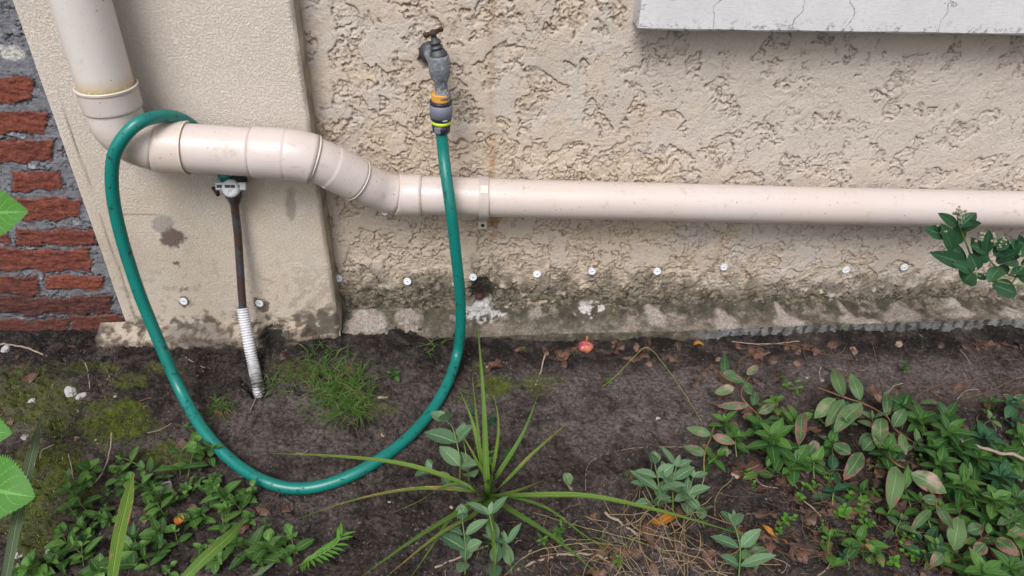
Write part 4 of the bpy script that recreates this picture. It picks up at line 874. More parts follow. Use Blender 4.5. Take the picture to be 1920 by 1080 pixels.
# ---- red-edged shrub: leaves traced one by one (z0,z1 heights over the ground)
def zq(a_, b2): return 1280 + a_ / 3., 720 + b2 / 3.
def hleaf(M, l, hb=.05, ht=.055):
    bx, by, tx_, ty_, wpx, br, kk = l
    p0_ = GP(*zq(bx, by), hb + random.uniform(-.008, .008)); p1_ = GP(*zq(tx_, ty_), ht + random.uniform(-.012, .012)); d = p1_ - p0_; L = np.linalg.norm(d)
    leaf(M, p0_, d, nrm(CAM - p0_) + rv(.25) + UP * .3, L, wpx / 3. * .00092, 'oval', .28, .10, 9, (kk, br, random.random()), wave=.5)
RE = [(160, 285, 20, 245, 62, .22, .8), (165, 290, 300, 335, 60, .45, .7), (130, 395, 10, 350, 62, .4, .5), (290, 20, 180, 50, 70, .35, .9), (350, -10, 200, -70, 60, .3, .5), (385, 60, 350, -20, 60, .1, .6), (430, 165, 525, 110, 62, .3, .4), (370, 120, 200, 125, 55, .5, .3), (395, 120, 415, 40, 60, .15, .2), (300, -60, 225, -60, 50, .3, .4), (240, -40, 235, -180, 60, .1, .1), (360, -50, 430, -110, 55, .35, .5),
      (680, 155, 650, 335, 75, .5, .5), (862, 80, 745, 185, 95, .12, 1.), (910, 85, 815, 228, 82, .18, .75), (1005, 108, 860, 248, 112, .2, .85), (905, 72, 840, -115, 85, .18, .8), (1000, 90, 945, -70, 80, .15, .7), (1150, 178, 1150, 25, 62, .2, .2), (1120, 188, 1100, 350, 98, .2, .8), (1185, 245, 1255, 130, 82, .1, .4), (1228, 280, 1255, 390, 52, .25, .8), (1012, 385, 922, 522, 92, .35, .4), (945, 392, 845, 335, 82, .3, .3), (1012, 375, 1085, 300, 80, .2, .2),
      (1205, 455, 1180, 690, 100, .35, 1.), (1285, 500, 1490, 610, 115, .3, .6), (1430, 685, 1520, 810, 52, .3, .5), (1400, 705, 1290, 810, 52, .2, .6), (1525, 940, 1560, 730, 98, .22, 1.), (1430, 660, 1350, 640, 60, .2, .3), (1910, 720, 1780, 775, 70, .3, .4), (1920, 800, 1830, 850, 70, .4, .6), (1700, 900, 1640, 960, 70, .5, .3), (1760, 870, 1890, 960, 80, .45, .4), (1600, 830, 1700, 800, 70, .3, .2), (1460, 950, 1400, 1020, 60, .4, .5), (760, 320, 700, 400, 60, .2, .1)]
gr_ = 'red edged shrub branches'
STW = [([(385, -60), (330, 60), (420, 170), (560, 330), (700, 420)], 0, 12, 'low shrub branch with brown edged leaves, furthest left'), ([(760, 20), (910, 75), (1040, 120), (1150, 185), (1190, 250), (1300, 330)], 12, 25, 'shrub branch carrying large grey green leaves with pink brown rims'),
       ([(1120, 380), (1210, 455), (1290, 495), (1420, 640), (1430, 700), (1530, 940)], 25, 38, 'shrub branch with pale scorched leaves at lower right')]
for pts_, i0, i1, lab in STW:
    ps = [GP(*zq(a_, b2), .035 + .012 * (k % 2)) for k, (a_, b2) in enumerate(pts_)]; ps[-1] = GP(*zq(*pts_[-1]), .01)
    o = thing_at('shrub_branch', ps[-1], 'shrub', gr_); o['label'] = lab
    M = MB(); tube(M, resample(catmull(ps, 6), .005)[0], .0016, 6); M.build('stem', STEMR, o)
    M = MB()
    for l in RE[i0:i1]: hleaf(M, l)
    M.build('leaves', L_RED, o)
# hypericum-like bright whorls
BR = [(510, 310, .07, 7, .048, .020), (300, 300, .04, 5, .034, .017), (1490, 270, .07, 7, .046, .018), (1450, 440, .06, 6, .040, .017), (1580, 560, .06, 6, .042, .014), (1760, 650, .06, 6, .038, .018), (1480, 190, .05, 6, .040, .016), (1800, 520, .05, 6, .038, .018), (1235, 120, .05, 5, .038, .018), (1660, 420, .05, 7, .046, .018), (1880, 650, .05, 6, .038, .015), (1870, 420, .05, 6, .036, .017), (1700, 310, .05, 6, .040, .018), (1560, 330, .06, 7, .046, .018), (1340, 200, .04, 6, .036, .017),
      (840, 330, .03, 4, .03, .015), (1155, 370, .05, 6, .034, .018), (640, 440, .03, 5, .040, .018), (240, 210, .03, 4, .036, .014), (420, 230, .04, 5, .034, .016), (600, 480, .02, 4, .03, .014), (1000, 600, .02, 4, .03, .01), (1840, 760, .05, 6, .036, .016), (1250, 590, .03, 4, .044, .014), (1640, 620, .04, 5, .036, .014), (1700, 760, .03, 5, .032, .014), (1500, 560, .03, 5, .034, .016), (1880, 870, .04, 5, .034, .014), (740, 430, .03, 4, .036, .020), (850, 600, .02, 3, .044, .014), (1780, 380, .05, 6, .038, .016), (1420, 350, .05, 5, .036, .018), (1900, 300, .03, 4, .034, .014), (1690, 1060, .07, 6, .050, .015), (1850, 1040, .04, 6, .038, .014), (1600, 1050, .03, 4, .034, .014), (560, 370, .04, 5, .040, .018), (1380, 760, .03, 4, .03, .012)]
for k, (a_, b2, h, n, L, W) in enumerate(BR):
    px, py = zq(a_, b2); tip = GP(px, py, h); b = GS(px + random.uniform(-10, 15), py + 30 + h * 300, 0)
    o = thing_at('leafy_shoot', b, 'plant', 'lance leaved green shoots on the right'); M = MB(); tube(M, resample(catmull([b, b * .5 + tip * .5 + rv(.006), tip], 5), .005)[0], .0012, 6); M.build('stem', STEMG, o); M = MB()
    a0 = random.random() * 6
    for tier in range(2):
        nn = n - 1 if tier == 0 else max(3, n - 2); c_ = tip - UP * .014 * tier
        for j in range(nn if tier < 2 else 4):
            aa = a0 + tier * .5 + 2 * math.pi * j / nn + random.uniform(-.25, .25); el = random.uniform(.0, .5) + (.25 if tier == 0 else -.2)
            d = np.array([math.cos(aa) * math.cos(el), math.sin(aa) * math.cos(el), math.sin(el)]); leaf(M, c_, d, UP + rv(.2), L * random.uniform(.7, 1.1), W * random.uniform(.95, 1.3), random.choice(['lance', 'oval']), .3, .2, 7, (min(1, random.random() * .6 + (.35 if tier == 0 and k in (0, 4, 33) else 0)), 0, 0))
    for j in range(2): leaf(M, tip, nrm(UP + rv(.6)), np.array([random.uniform(-1, 1), -1, 0]), L * .5, W * .5, 'lance', .4, 0, 5, (1, 0, 0))
    M.build('leaves', L_BRIGHT if k not in (11, 23, 5, 7, 12, 27, 28, 29, 18, 20) else L_DARK if k in (12, 7, 29) else L_MINT, o); pend(o, 'lance leaved green shoot', px, py)

for k in range(48):
    a_, b2 = random.choice([(random.uniform(120, 900), random.uniform(200, 520)), (random.uniform(300, 1700), random.uniform(760, 1080)), (random.uniform(900, 1900), random.uniform(120, 760)), (random.uniform(1300, 1900), random.uniform(700, 1060))])
    px, py = zq(a_, b2); b = GS(px, py); tip = b + rv(.02) + UP * random.uniform(.02, .04)
    o = sprig('undergrowth_sprig', [b - UP * .003, (b + tip) / 2, tip + rv(.015)], random.choice([L_DARK, L_MINT, L_RED, L_BRIGHT]), random.choice([STEMR, STEMG]), random.choice([2, 3]), random.uniform(.028, .042), random.uniform(.014, .022), group='low undergrowth on the right', brown=.35, r=.0012, t0=.4)
    pend(o, 'low mixed green sprig', px, py)
# ---- evergreen twig reaching in from the right, in front of the wall
YC = -.30
tw = thing_at('evergreen_twig', PY(1960, 520, YC), 'shrub'); tw['label'] = 'dark glossy evergreen twig with pale buds, in front of the pipe at right'
def twp(a_, b2, y=YC): return PY(1280 + a_ / 3., 360 + b2 / 3., y)
M = MB()
for st in ([(2050, 500), (1850, 470), (1740, 400), (1700, 300), (1760, 240)], [(2050, 560), (1850, 520), (1700, 480), (1600, 440), (1480, 240)], [(1640, 460), (1610, 330), (1560, 200), (1545, 110)], [(1850, 520), (1960, 330), (1980, 280)]):
    tube(M, resample(catmull([twp(a_, b2, YC + .004 * k) for k, (a_, b2) in enumerate(st)], 6), .004)[0], .0016, 8)
g0_ = np.array([1.16, YC - .02, 0.0]); tube(M, resample(catmull([g0_, g0_ + np.array([.02, .0, .12]), g0_ + np.array([.0, .0, .22]), twp(2060, 520)], 6), .006)[0], .0026, 8)
M.build('stem', STEMG, tw)
M = MB(); M2 = MB()
for (bx, by, tx_, ty_, wp_) in [(1540, 190, 1465, 125, 40), (1560, 200, 1650, 110, 60), (1570, 210, 1660, 170, 50), (1480, 250, 1370, 200, 55), (1520, 330, 1490, 200, 60), (1545, 300, 1560, 160, 55), (1600, 410, 1430, 345, 65), (1600, 400, 1500, 260, 55), (1620, 440, 1540, 400, 50), (1640, 450, 1570, 510, 90), (1660, 400, 1700, 330, 60), (1660, 440, 1620, 350, 60), (1700, 400, 1640, 260, 60), (1720, 330, 1640, 300, 50),
                               (1750, 360, 1850, 290, 65), (1760, 390, 1870, 330, 60), (1770, 330, 1830, 250, 50), (1700, 480, 1780, 470, 55), (1740, 520, 1900, 570, 80), (1790, 420, 1720, 500, 60), (1800, 400, 1900, 380, 60), (1880, 380, 1920, 260, 60), (1900, 500, 1960, 440, 55), (1850, 460, 1960, 420, 50), (1840, 430, 1760, 440, 45), (1700, 350, 1730, 230, 45), (1930, 360, 1860, 270, 50), (1940, 420, 1990, 350, 70), (1690, 460, 1660, 490, 45), (1820, 350, 1900, 300, 50)]:
    a_ = twp(bx, by, YC + random.uniform(-.012, .012)); b2 = twp(tx_, ty_, YC + random.uniform(-.03, .01)); d = b2 - a_
    leaf(M, a_, d, nrm(CAM - a_) + rv(.3) + UP * .4, np.linalg.norm(d), wp_ / 3 * .00135, 'oval', .25, .15, 8, (random.random(), 0, 0))
M.build('leaves', L_DARK, tw)
MBUD = simple('pale_bud', (.22, .21, .14), .6, .35, 300)
for (bx, by, n) in [(1555, 115, 14), (1465, 225, 16), (1735, 275, 12), (1640, 435, 14), (1675, 255, 8), (1800, 285, 8), (1905, 345, 8), (1555, 140, 8)]:
    M2 = MB()
    for _ in range(n):
        c_ = twp(bx + random.gauss(0, 12), by + random.gauss(0, 16), YC - .008 + random.uniform(-.006, .006)); r_ = random.uniform(.0018, .0032)
        lathe(M2, c_ - UP * r_, UP + rv(.5), [(r_ - r_ * math.cos(k), max(.0001, r_ * math.sin(k))) for k in np.linspace(0, math.pi, 6)], 7)
    M2.build('bud_cluster', MBUD, tw)


# ---- serrated leaves and blades at left foreground
def bigleaf(lab, bx, by, tx_, ty_, wpx, h0, h1, y=None):
    a_ = GP(bx, by, h0) if y is None else PY(bx, by, y); b2 = GP(tx_, ty_, h1) if y is None else PY(tx_, ty_, y - .02)
    o = thing_at('serrated_leaf', a_, 'leaf', 'serrated leaves at the left edge'); o['label'] = lab; d = b2 - a_; M = MB()
    dep = np.linalg.norm(a_ - CAM); leaf(M, a_, d, nrm(CAM - a_) + rv(.1), np.linalg.norm(d), wpx * dep / FPX, 'serr', .12, .12, 44, (.6, 0, 0), wave=.25); M.build('blade', L_HYD, o)
    M = MB(); tube(M, [a_, a_ - nrm(d) * .05 - UP * .03], .0018, 6); M.build('stalk', STEMG, o)
bigleaf('large serrated bright green leaf at the left edge over the grey blade', -55, 912, 52, 930, 96, .16, .17)
bigleaf('sliver of a serrated green leaf at the left edge above the large one', -90, 800, 10, 812, 70, .16, .17)
bigleaf('serrated green leaf in front of the bricks at the left edge', -45, 400, 42, 396, 72, 0, 0, y=-.28)
for lab, pp, W, br, mt_ in [('long grey green blade leaning up at the far left', [(8, 1100, .10), (35, 960, .10), (60, 850, .09), (80, 775, .08)], .017, .12, L_BLADEG), ('broad green blade with a brown broken tip over the leafy carpet', [(208, 1100, .10), (222, 1010, .10), (236, 950, .10), (250, 885, .09)], .019, .22, L_BLADE), ('slanting green blade crossing the leafy carpet to the right', [(330, 1100, .08), (385, 1045, .09), (430, 1005, .09), (458, 975, .08)], .017, .0, L_BLADE), ('thin pale blade low beside the slanting one', [(460, 1092, .02), (500, 1065, .03), (520, 1050, .03)], .006, .1, L_BLADEG)]:
    P = [GP(*q) for q in pp]; o = thing_at('long_blade', P[0], 'leaf'); o['label'] = lab; M = MB(); ribbon(M, resample(catmull(P, 6), .007)[0], W, up=nrm(CAM - P[0]) + .2 * UP, fold=.25, t=(random.random(), br, 0), taper=.7); M.build('blade', mt_, o)
# fern like sprout
P = [GP(*q) for q in [(560, 1060, .0), (585, 1048, .03), (625, 1025, .05), (640, 1005, .06)]]; o = thing_at('feathery_sprout', P[0], 'weed'); o['label'] = 'bright narrow leaved sprout right of the leafy carpet at the bottom'
M = MB(); P, _ = resample(catmull(P, 6), .004); tube(M, P, .001, 6); M.build('stem', STEMG, o); M = MB()
for j in range(3, len(P), 2):
    T = nrm(P[j] - P[j - 1]); _, s_, _n = ortho(T, UP)
    for sg in (-1, 1): leaf(M, P[j], T * .8 + s_ * sg * .7, UP, .026, .0055, 'lance', .3, .15, 5, (random.uniform(.4, 1), 0, 0))
M.build('leaves', L_CHICK, o)

# ---- grass tufts
def tuft(px, py, n, L, spread, lab, rad, up=.5):
    b = GS(px, py); o = thing_at('grass_tuft', b, 'grass tuft', 'grass tufts'); o['label'] = lab; M = MB()
    for _ in range(n):
        q = GS(px + random.gauss(0, rad), py + random.gauss(0, rad * .6)); a_ = random.random() * 6.28; d = np.array([math.cos(a_) * spread, math.sin(a_) * spread - .25, up]); l = L * random.uniform(.5, 1.15)
        P = catmull([q - UP * .003, q + nrm(d) * l * .5, q + nrm(d * np.array([1.5, 1.5, .5])) * l - UP * l * .1], 4); ribbon(M, P, random.uniform(.0014, .0030), t=(random.random() ** .7, random.choice([0, 0, .1, .4]), 0), fold=.2)
    tag(M.build('blades', L_GRASS, o), kind='stuff')
tuft(640, 735, 260, .070, .8, 'largest grass tuft, inside the hose right of the conduit', 26)
tuft(615, 690, 110, .055, .9, 'sparse grass tuft at the foot of the pilaster corner', 34); tuft(660, 775, 110, .06, .7, 'front fringe of grass below the large tuft', 16)
tuft(412, 768, 60, .045, .8, 'small grass tuft beside the left strand of the hose', 10); tuft(525, 722, 40, .045, .9, 'wispy grass tuft right beside the conduit base', 16)
tuft(800, 655, 22, .055, 1., 'few grass blades against the ledge left of the hose', 14, .25); tuft(920, 1015, 14, .04, 1, 'thin grass hidden under the spiky plant', 10); tuft(1135, 1030, 16, .04, 1, 'few grass blades left of the straw tangle', 14)

# ---- straw tangle
tg = GS(1260, 1020); o = thing_at('dry_grass_tangle', tg, 'dry grass'); o['label'] = 'tangle of pale dry straw strands under the grey green sprigs at bottom'; M = MB()
for _ in range(65):
    px, py = random.gauss(1240, 62), random.gauss(1035, 48); q = GS(px, py, random.uniform(.0, .03)); a_ = random.choice([1.6, -1.5, .3, 2.6]) + random.uniform(-.7, .7); P = [q]
    for k in range(5): a_ += random.uniform(-.5, .5); q = q + np.array([math.cos(a_), math.sin(a_), random.uniform(-.45, .45)]) * .022; q[2] = max(q[2], float(gz(q[0], q[1])) + .002); P.append(q)
    tube(M, catmull(P, 4), random.uniform(.0003, .0009), 4)
tag(M.build('strands', STRAW, o), kind='stuff')
# ---- runners, twigs, roots
def wire(name, pp, r, mt_, lab, cat, bs=.002):
    P = resample(catmull([GS(a_, b2, c_ if c_ else bs) for a_, b2, c_ in pp], 8), .004)[0]; M = MB(); jit = np.array([[float(perlin(np.array(i * .22), np.array(7.3 + k + P[0, 0] * 9), 3)) for k in range(3)] for i in range(len(P))]) * r * 1.1
    tube(M, P + jit, r * (1 + .15 * np.sin(np.arange(len(P)) * 1.3)), 6); oo = M.build(name, mt_, loc=tuple(P[0])); tag(oo, lab, cat); return oo
W_ = [('runner', [(1130, 725, 0), (1160, 700, .02), (1190, 668, .04), (1215, 652, .05), (1250, 690, .04), (1285, 740, .02), (1315, 790, 0)], .0009, VINE, 'thin arching green runner right of the pink fruit', 'runner'),
      ('runner', [(1340, 800, .03), (1322, 850, .05), (1318, 900, .04), (1300, 950, .0), (1285, 965, 0)], .0013, VINE, 'green runner dropping from the shrub to the straw tangle', 'runner'),
      ('runner', [(1000, 960, 0), (1080, 985, .02), (1180, 1010, .03), (1260, 1040, .0)], .0007, VINE, 'thin runner from the spiky plant to the straw', 'runner'),
      ('runner', [(945, 1080, .0), (1000, 1035, .03), (1100, 1018, .04), (1180, 1025, .0)], .0008, VINE, 'low green runner left of the straw tangle', 'runner'),
      ('root', [(1010, 800, 0), (1090, 830, 0), (1160, 850, 0), (1240, 830, 0), (1290, 835, 0)], .0007, STEMB, 'thin root lying across bare soil right of the spiky plant', 'root'),
      ('root', [(1098, 920, 0), (1100, 880, .0), (1120, 858, 0), (1190, 840, .0), (1280, 838, 0)], .0006, DRYW, 'fine pale root curving under the bare patch', 'root'),
      ('root', [(940, 980, 0), (1010, 975, 0), (1070, 950, 0), (1090, 945, 0)], .0009, STEMB, 'brown root right of the spiky plant crown', 'root'),
      ('twig', [(313, 835, 0), (312, 870, .0), (320, 905, 0), (330, 930, 0)], .0022, STEMB, 'bent brown twig at the top of the leafy carpet', 'twig'),
      ('twig', [(160, 780, 0), (220, 765, 0), (285, 745, 0)], .0012, STEMB, 'thin brown twig over the bright moss patch', 'twig'),
      ('twig', [(0, 645, .0), (40, 650, 0), (75, 662, 0), (110, 680, 0)], .0022, DRYW, 'pale twig below the lowest bricks', 'twig'),
      ('twig', [(672, 752, 0), (728, 745, 0)], .0030, DRYW, 'flat pale stick between the grass tuft and the hose', 'twig'),
      ('twig', [(1022, 665, .02), (1012, 700, 0), (1005, 722, 0)], .0018, DRYW, 'short upright straw coloured stick below the ledge', 'twig'),
      ('twig', [(1135, 960, .01), (1170, 985, 0), (1200, 1005, 0)], .0026, DRYW, 'pale broken stick left of the straw tangle', 'twig'),
      ('twig', [(815, 1065, 0), (860, 1045, 0), (915, 1022, 0)], .0020, DRYW, 'pale stick under the front leaves of the spiky plant', 'twig'),
      ('twig', [(970, 1068, 0), (1030, 1045, 0), (1085, 1038, 0), (1140, 1045, 0)], .0022, DRYW, 'long pale stick in front of the spiky plant', 'twig'),
      ('twig', [(1800, 828, .06), (1850, 842, .065), (1930, 862, .07)], .0032, DRYW, 'straight straw coloured stem over the greenery at right', 'twig'),
      ('twig', [(190, 1000, 0), (130, 1035, 0), (90, 1050, 0)], .0024, DRYW, 'grey twig left of the leafy carpet', 'twig'),
      ('twig', [(128, 850, .02), (135, 880, .01), (142, 920, 0)], .0009, DRYW, 'thin upright stalk left of the leafy carpet', 'twig'),
      ('twig', [(210, 810, .03), (205, 850, .02), (190, 890, .01), (168, 915, 0)], .0013, DRYW, 'dry yellowish stalk leaning over the leafy carpet', 'twig'),
      ('twig', [(160, 680, .01), (165, 700, .0), (168, 730, 0)], .0011, DRYW, 'short dry stalk below the footing', 'twig'),
      ('twig', [(340, 665, 0), (365, 680, 0), (385, 690, 0)], .0010, DRYW, 'small twig inside the hose by the footing', 'twig'),
      ('twig', [(1370, 640, .0), (1430, 645, .01), (1500, 640, 0)], .0012, DRYW, 'pale twig lying under the ledge right of the yellow leaf', 'twig'),
      ('twig', [(1385, 655, 0), (1460, 645, .01), (1530, 660, 0), (1600, 675, 0)], .0009, STEMB, 'long thin twig under the ledge right of the yellow leaf', 'twig'),
      ('twig', [(1620, 565, .02), (1680, 585, .02), (1722, 600, .02)], .0014, STEMB, 'dark twig resting on the ledge at right', 'twig'),
      ('twig', [(1635, 640, .0), (1645, 690, .0), (1655, 730, 0)], .0010, STEMB, 'dark stalk standing under the right of the ledge', 'twig'),
      ('twig', [(1690, 760, 0), (1740, 730, .01), (1790, 712, .01)], .0010, STEMB, 'thin dark twig behind the right greenery', 'twig'),
      ('twig', [(1800, 750, 0), (1850, 735, .01), (1925, 700, .01)], .0012, STEMB, 'dark twig at the right edge above the greenery', 'twig'),
      ('twig', [(445, 1000, 0), (475, 970, .0), (530, 920, 0)], .0010, STEMB, 'thin reddish twig below the bottom of the hose', 'twig')]
for a_ in W_: wire(*a_)
for k in range(46):
    x0, y0 = random.choice([(random.uniform(1440, 1760), random.uniform(900, 1075)), (random.uniform(1380, 1900), random.uniform(640, 720)), (random.uniform(1000, 1200), random.uniform(980, 1075)), (random.uniform(20, 600), random.uniform(670, 860)), (random.uniform(1750, 1910), random.uniform(700, 800))])
    a_ = random.random() * 6.28; l = random.uniform(20, 65); b2 = a_ + random.uniform(-.5, .5)
    o = wire('twig', [(x0, y0, .004), (x0 + math.cos(a_) * l * .5, y0 + math.sin(a_) * l * .35, .004), (x0 + math.cos(b2) * l, y0 + math.sin(b2) * l * .7, .003)], random.uniform(.0006, .0013), random.choice([STEMB, STEMB, DRYW]), None, 'twig'); o['group'] = 'loose twigs on the soil'; pend(o, 'slender loose twig', x0, y0)
    
# ---- dead leaves
def dead(px, py, L, W, mt_, lab=None, shape='oval', ang=None, k=None, br=0., h=.004):
    q = GS(px, py, h); a_ = random.random() * 6.28 if ang is None else ang; d = np.array([math.cos(a_), math.sin(a_), random.uniform(-.1, .25)]); M = MB()
    leaf(M, np.zeros(3) - nrm(d) * L / 2, d, UP + rv(.7), L, W, shape, random.uniform(-.2, .5), random.uniform(-.15, .3), 10, (random.random() if k is None else k, br, random.random()), wave=random.uniform(.6, 1.6), twist=random.uniform(-.5, .5))
    o = M.build('dead_leaf', mt_); o.location = q; o['category'] = 'dead leaf'
    if lab: o['label'] = lab
    else: o['group'] = 'dead leaves on the soil'; pend(o, random_desc(L, mt_), px, py)
    return o
def random_desc(L, mt_): return ('large ' if L > .042 else 'small ' if L < .026 else '') + 'brown dead leaf'
dead(1307, 642, .052, .018, L_ORANGE, 'long yellow fallen leaf lying against the ledge', ang=-.1, k=1)
dead(1448, 1005, .062, .017, L_ORANGE, 'orange yellow fallen leaf with a curled brown tip at lower right', ang=-1.15, k=.5, br=.15, h=.012)
dead(935, 682, .062, .026, L_DEAD, 'large reddish dead leaf, pointed, between ledge and spiky plant', ang=.4, k=.8, shape='ragged')
dead(920, 690, .04, .020, L_DEAD, 'folded brown dead leaf under the large reddish one', ang=.7, k=.3, shape='ragged')
dead(150, 650, .062, .012, L_DEAD, 'long narrow rust brown leaf below the bricks', ang=.05, k=.9)
dead(1055, 672, .032, .020, L_DEAD, 'flat reddish dead leaf left of the pink fruit', ang=0., k=.9)
dead(1150, 645, .024, .022, L_DEAD, 'round rusty dead leaf right of the pink fruit', 'round', k=1)
dead(1215, 1000, .075, .024, L_DEAD, 'long brown folded leaf standing in the straw tangle', ang=1.5, k=.6, h=.02)
dead(1248, 975, .055, .026, L_ORANGE, 'tan orange dead leaf in the top of the straw tangle', ang=.3, k=.3, br=.2, h=.015)
dead(1070, 905, .048, .020, L_RED, 'single green and pink leaf lying on bare soil right of the spiky plant', ang=-1.1, k=.9, br=.22)
dead(1643, 738, .052, .028, L_DEAD, 'upright pale brown dead leaf at the top of the shrub', ang=1.5, k=1, h=.05)
dead(1400, 770, .05, .026, L_DEAD, 'crumpled brown leaf hanging in the left of the shrub', ang=1.4, k=.8, shape='ragged', h=.04)
dead(1400, 882, .065, .05, L_DEAD, 'lobed dull brown oak leaf at the left of the litter', 'ragged', .3, .3)
dead(1715, 868, .055, .03, L_DEAD, 'pale pinkish dead leaf lying in the middle of the right greenery', ang=.1, k=1, h=.04)
dead(1770, 1000, .045, .022, L_DEAD, 'rusty upright leaf below the scorched branch', ang=1.9, k=.7, h=.03, br=.1); dead(1775, 1055, .05, .03, L_DEAD, 'brown yellowish leaf in the bottom right corner', ang=.9, k=.9, h=.02)
dead(337, 975, .032, .018, L_ORANGE, 'small orange brown leaf in the leafy carpet', ang=-1.1, k=0., br=.1, h=.02); dead(928, 826, .04, .014, L_DEAD, 'dry pale curled leaf behind the spiky plant', ang=1., k=1, br=0)
dead(1200, 870, .03, .012, L_DEAD, 'small tan leaf above the grey green sprigs', k=.9)
for (cx, cy, sx, sy, n) in [(1090, 660, 60, 14, 12), (1380, 690, 60, 22, 14), (1560, 650, 110, 18, 12), (1850, 640, 60, 18, 14), (1520, 940, 80, 60, 30), (1650, 1020, 110, 45, 44), (1200, 655, 60, 12, 8), (1420, 1040, 50, 30, 14), (1130, 1050, 60, 22, 12), (1300, 1060, 60, 20, 10), (1640, 860, 120, 50, 34), (1800, 900, 80, 60, 20), (1420, 800, 60, 60, 12), (1240, 1000, 60, 40, 8), (90, 690, 60, 14, 4), (500, 960, 30, 20, 3), (300, 760, 180, 50, 5), (1390, 780, 50, 40, 10), (260, 1000, 80, 40, 6), (600, 690, 40, 15, 4)]:
    for _ in range(n):
        px, py = random.gauss(cx, sx), max(648, random.gauss(cy, sy))
        if py < 1100 and px < 1940: dead(px, py, random.uniform(.018, .052), random.uniform(.012, .024), L_DEAD, shape=random.choice(['oval', 'oval', 'ragged', 'lance']), br=random.choice([0, .1, .3]))

# ---- pink fruit
q = GS(1098, 650, .010); o = thing_at('fruit', q, 'fruit'); o['label'] = 'pink and orange fallen fruit with a small stalk on the soil under the ledge'; M = MB(); r_ = .0155
m, nt, p, co = mat('pink_fruit'); n = noi(nt, co, 60, 4)
c = mx(nt, rmp(nt, noi(nt, co, 35, 3), .42, .6), (.36, .045, .08), (.46, .15, .085)); c = mx(nt, rmp(nt, noi(nt, co, 150, 4), .62, .7), c, (.55, .36, .30)); setin(nt, p, Base_Color=c, Roughness=.6); bump(nt, p, n, .003)
vs = []; fs = []; nu, nv_ = 24, 14
for i in range(nv_ + 1):
    for j in range(nu):
        th = math.pi * i / nv_; ph = 2 * math.pi * j / nu; rr = r_ * (1 + .06 * math.sin(3 * ph + th * 2) + .05 * math.cos(5 * ph)); vs.append(q + np.array([rr * math.sin(th) * math.cos(ph) * 1.12, rr * math.sin(th) * math.sin(ph), rr * math.cos(th) * .8]))
for i in range(nv_):
    for j in range(nu): fs.append((i * nu + j, (i + 1) * nu + j, (i + 1) * nu + (j + 1) % nu, i * nu + (j + 1) % nu))
M.add(vs, fs); M.build('flesh', m, o)
M = MB(); tube(M, [q + np.array([.001, .004, .010]), q + np.array([.003, .008, .017]), q + np.array([.003, .012, .022])], [.003, .0025, .0035], 8); M.build('stalk', simple('orange_stalk', (.30, .11, .04), .6), o)

# ---- stones, shells, nest of roots in the hole
def stone(px, py, r, mt_, lab, name='stone', flat=.6):
    q = GS(px, py, r * .3); sd_ = random.random() * 50; vs = []; fs = []; nu, nv_ = 14, 9; M = MB(); ph0 = random.random() * 6; st = random.uniform(1, 1.6)
    for i in range(nv_ + 1):
        for j in range(nu):
            th = math.pi * i / nv_; ph = 2 * math.pi * j / nu; rr = r * (1 + .35 * float(perlin(np.array(math.cos(ph) * math.sin(th) * 1.3 + sd_), np.array(math.sin(ph) * math.sin(th) * 1.3 + math.cos(th) * 2), 8)))
            x_, y_ = rr * math.sin(th) * math.cos(ph) * st, rr * math.sin(th) * math.sin(ph); vs.append(q + np.array([x_ * math.cos(ph0) - y_ * math.sin(ph0), x_ * math.sin(ph0) + y_ * math.cos(ph0), rr * math.cos(th) * flat]))
    for i in range(nv_):
        for j in range(nu): fs.append((i * nu + j, (i + 1) * nu + j, (i + 1) * nu + (j + 1) % nu, i * nu + (j + 1) % nu))
    M.add(vs, fs); o = M.build(name, mt_, loc=tuple(q), smooth=False); o['category'] = name
    if lab: o['label'] = lab
    else: o['group'] = 'loose pebbles on the soil'; pend(o, 'small pale pebble', px, py)
MWS = simple('white_stone', (.40, .39, .40), .6, .25, 120, .002, dirt=(.12, .10, .09), dsc=70, dth=.55); MGS = simple('grey_stone', (.26, .24, .22), .75, .3, 100, .002); MTS = simple('tan_stone', (.30, .20, .15), .6, .2)
stone(133, 735, .011, MWS, 'largest white stone chip below the bricks, left of the hose'); stone(152, 743, .008, MWS, 'white and black stone chip beside the largest white one'); stone(121, 725, .005, MWS, 'smallest bright white chip above the largest white one')
stone(12, 655, .010, MWS, 'pale grey stone at the left edge under the bricks'); stone(310, 915, .012, MWS, 'white shell fragment in the top of the leafy carpet', 'shell', .35); stone(143, 825, .006, MTS, 'small pinkish tan stone left of the bright moss')
stone(48, 820, .007, MGS, 'small grey stone near the left edge above the moss'); stone(60, 752, .007, MWS, 'flat pale flake in the moss at left'); stone(495, 1028, .006, MTS, 'cream pebble right of the leafy carpet'); stone(95, 1033, .008, MWS, 'white chip beside the grey twig at lower left'); stone(35, 1038, .008, MWS, 'white chip at the left edge behind the grey blade')
stone(215, 742, .006, MGS, 'rounded grey pebble between bright moss and hose'); stone(1686, 645, .008, MTS, 'pale cream piece under the right of the ledge', 'stone'); stone(1600, 655, .007, MTS, 'cream stone under the ledge beyond the shrub'); stone(1378, 892, .006, MTS, 'pinkish stone beside the oak leaf'); stone(718, 945 - 130, .004, MTS, 'tiny cream grain inside the hose near its right strand')
for _ in range(22):
    px, py = random.uniform(20, 1880), random.uniform(665, 1060); stone(px, py, random.uniform(.002, .0042), random.choice([MWS, MGS, MGS, MTS]), None)
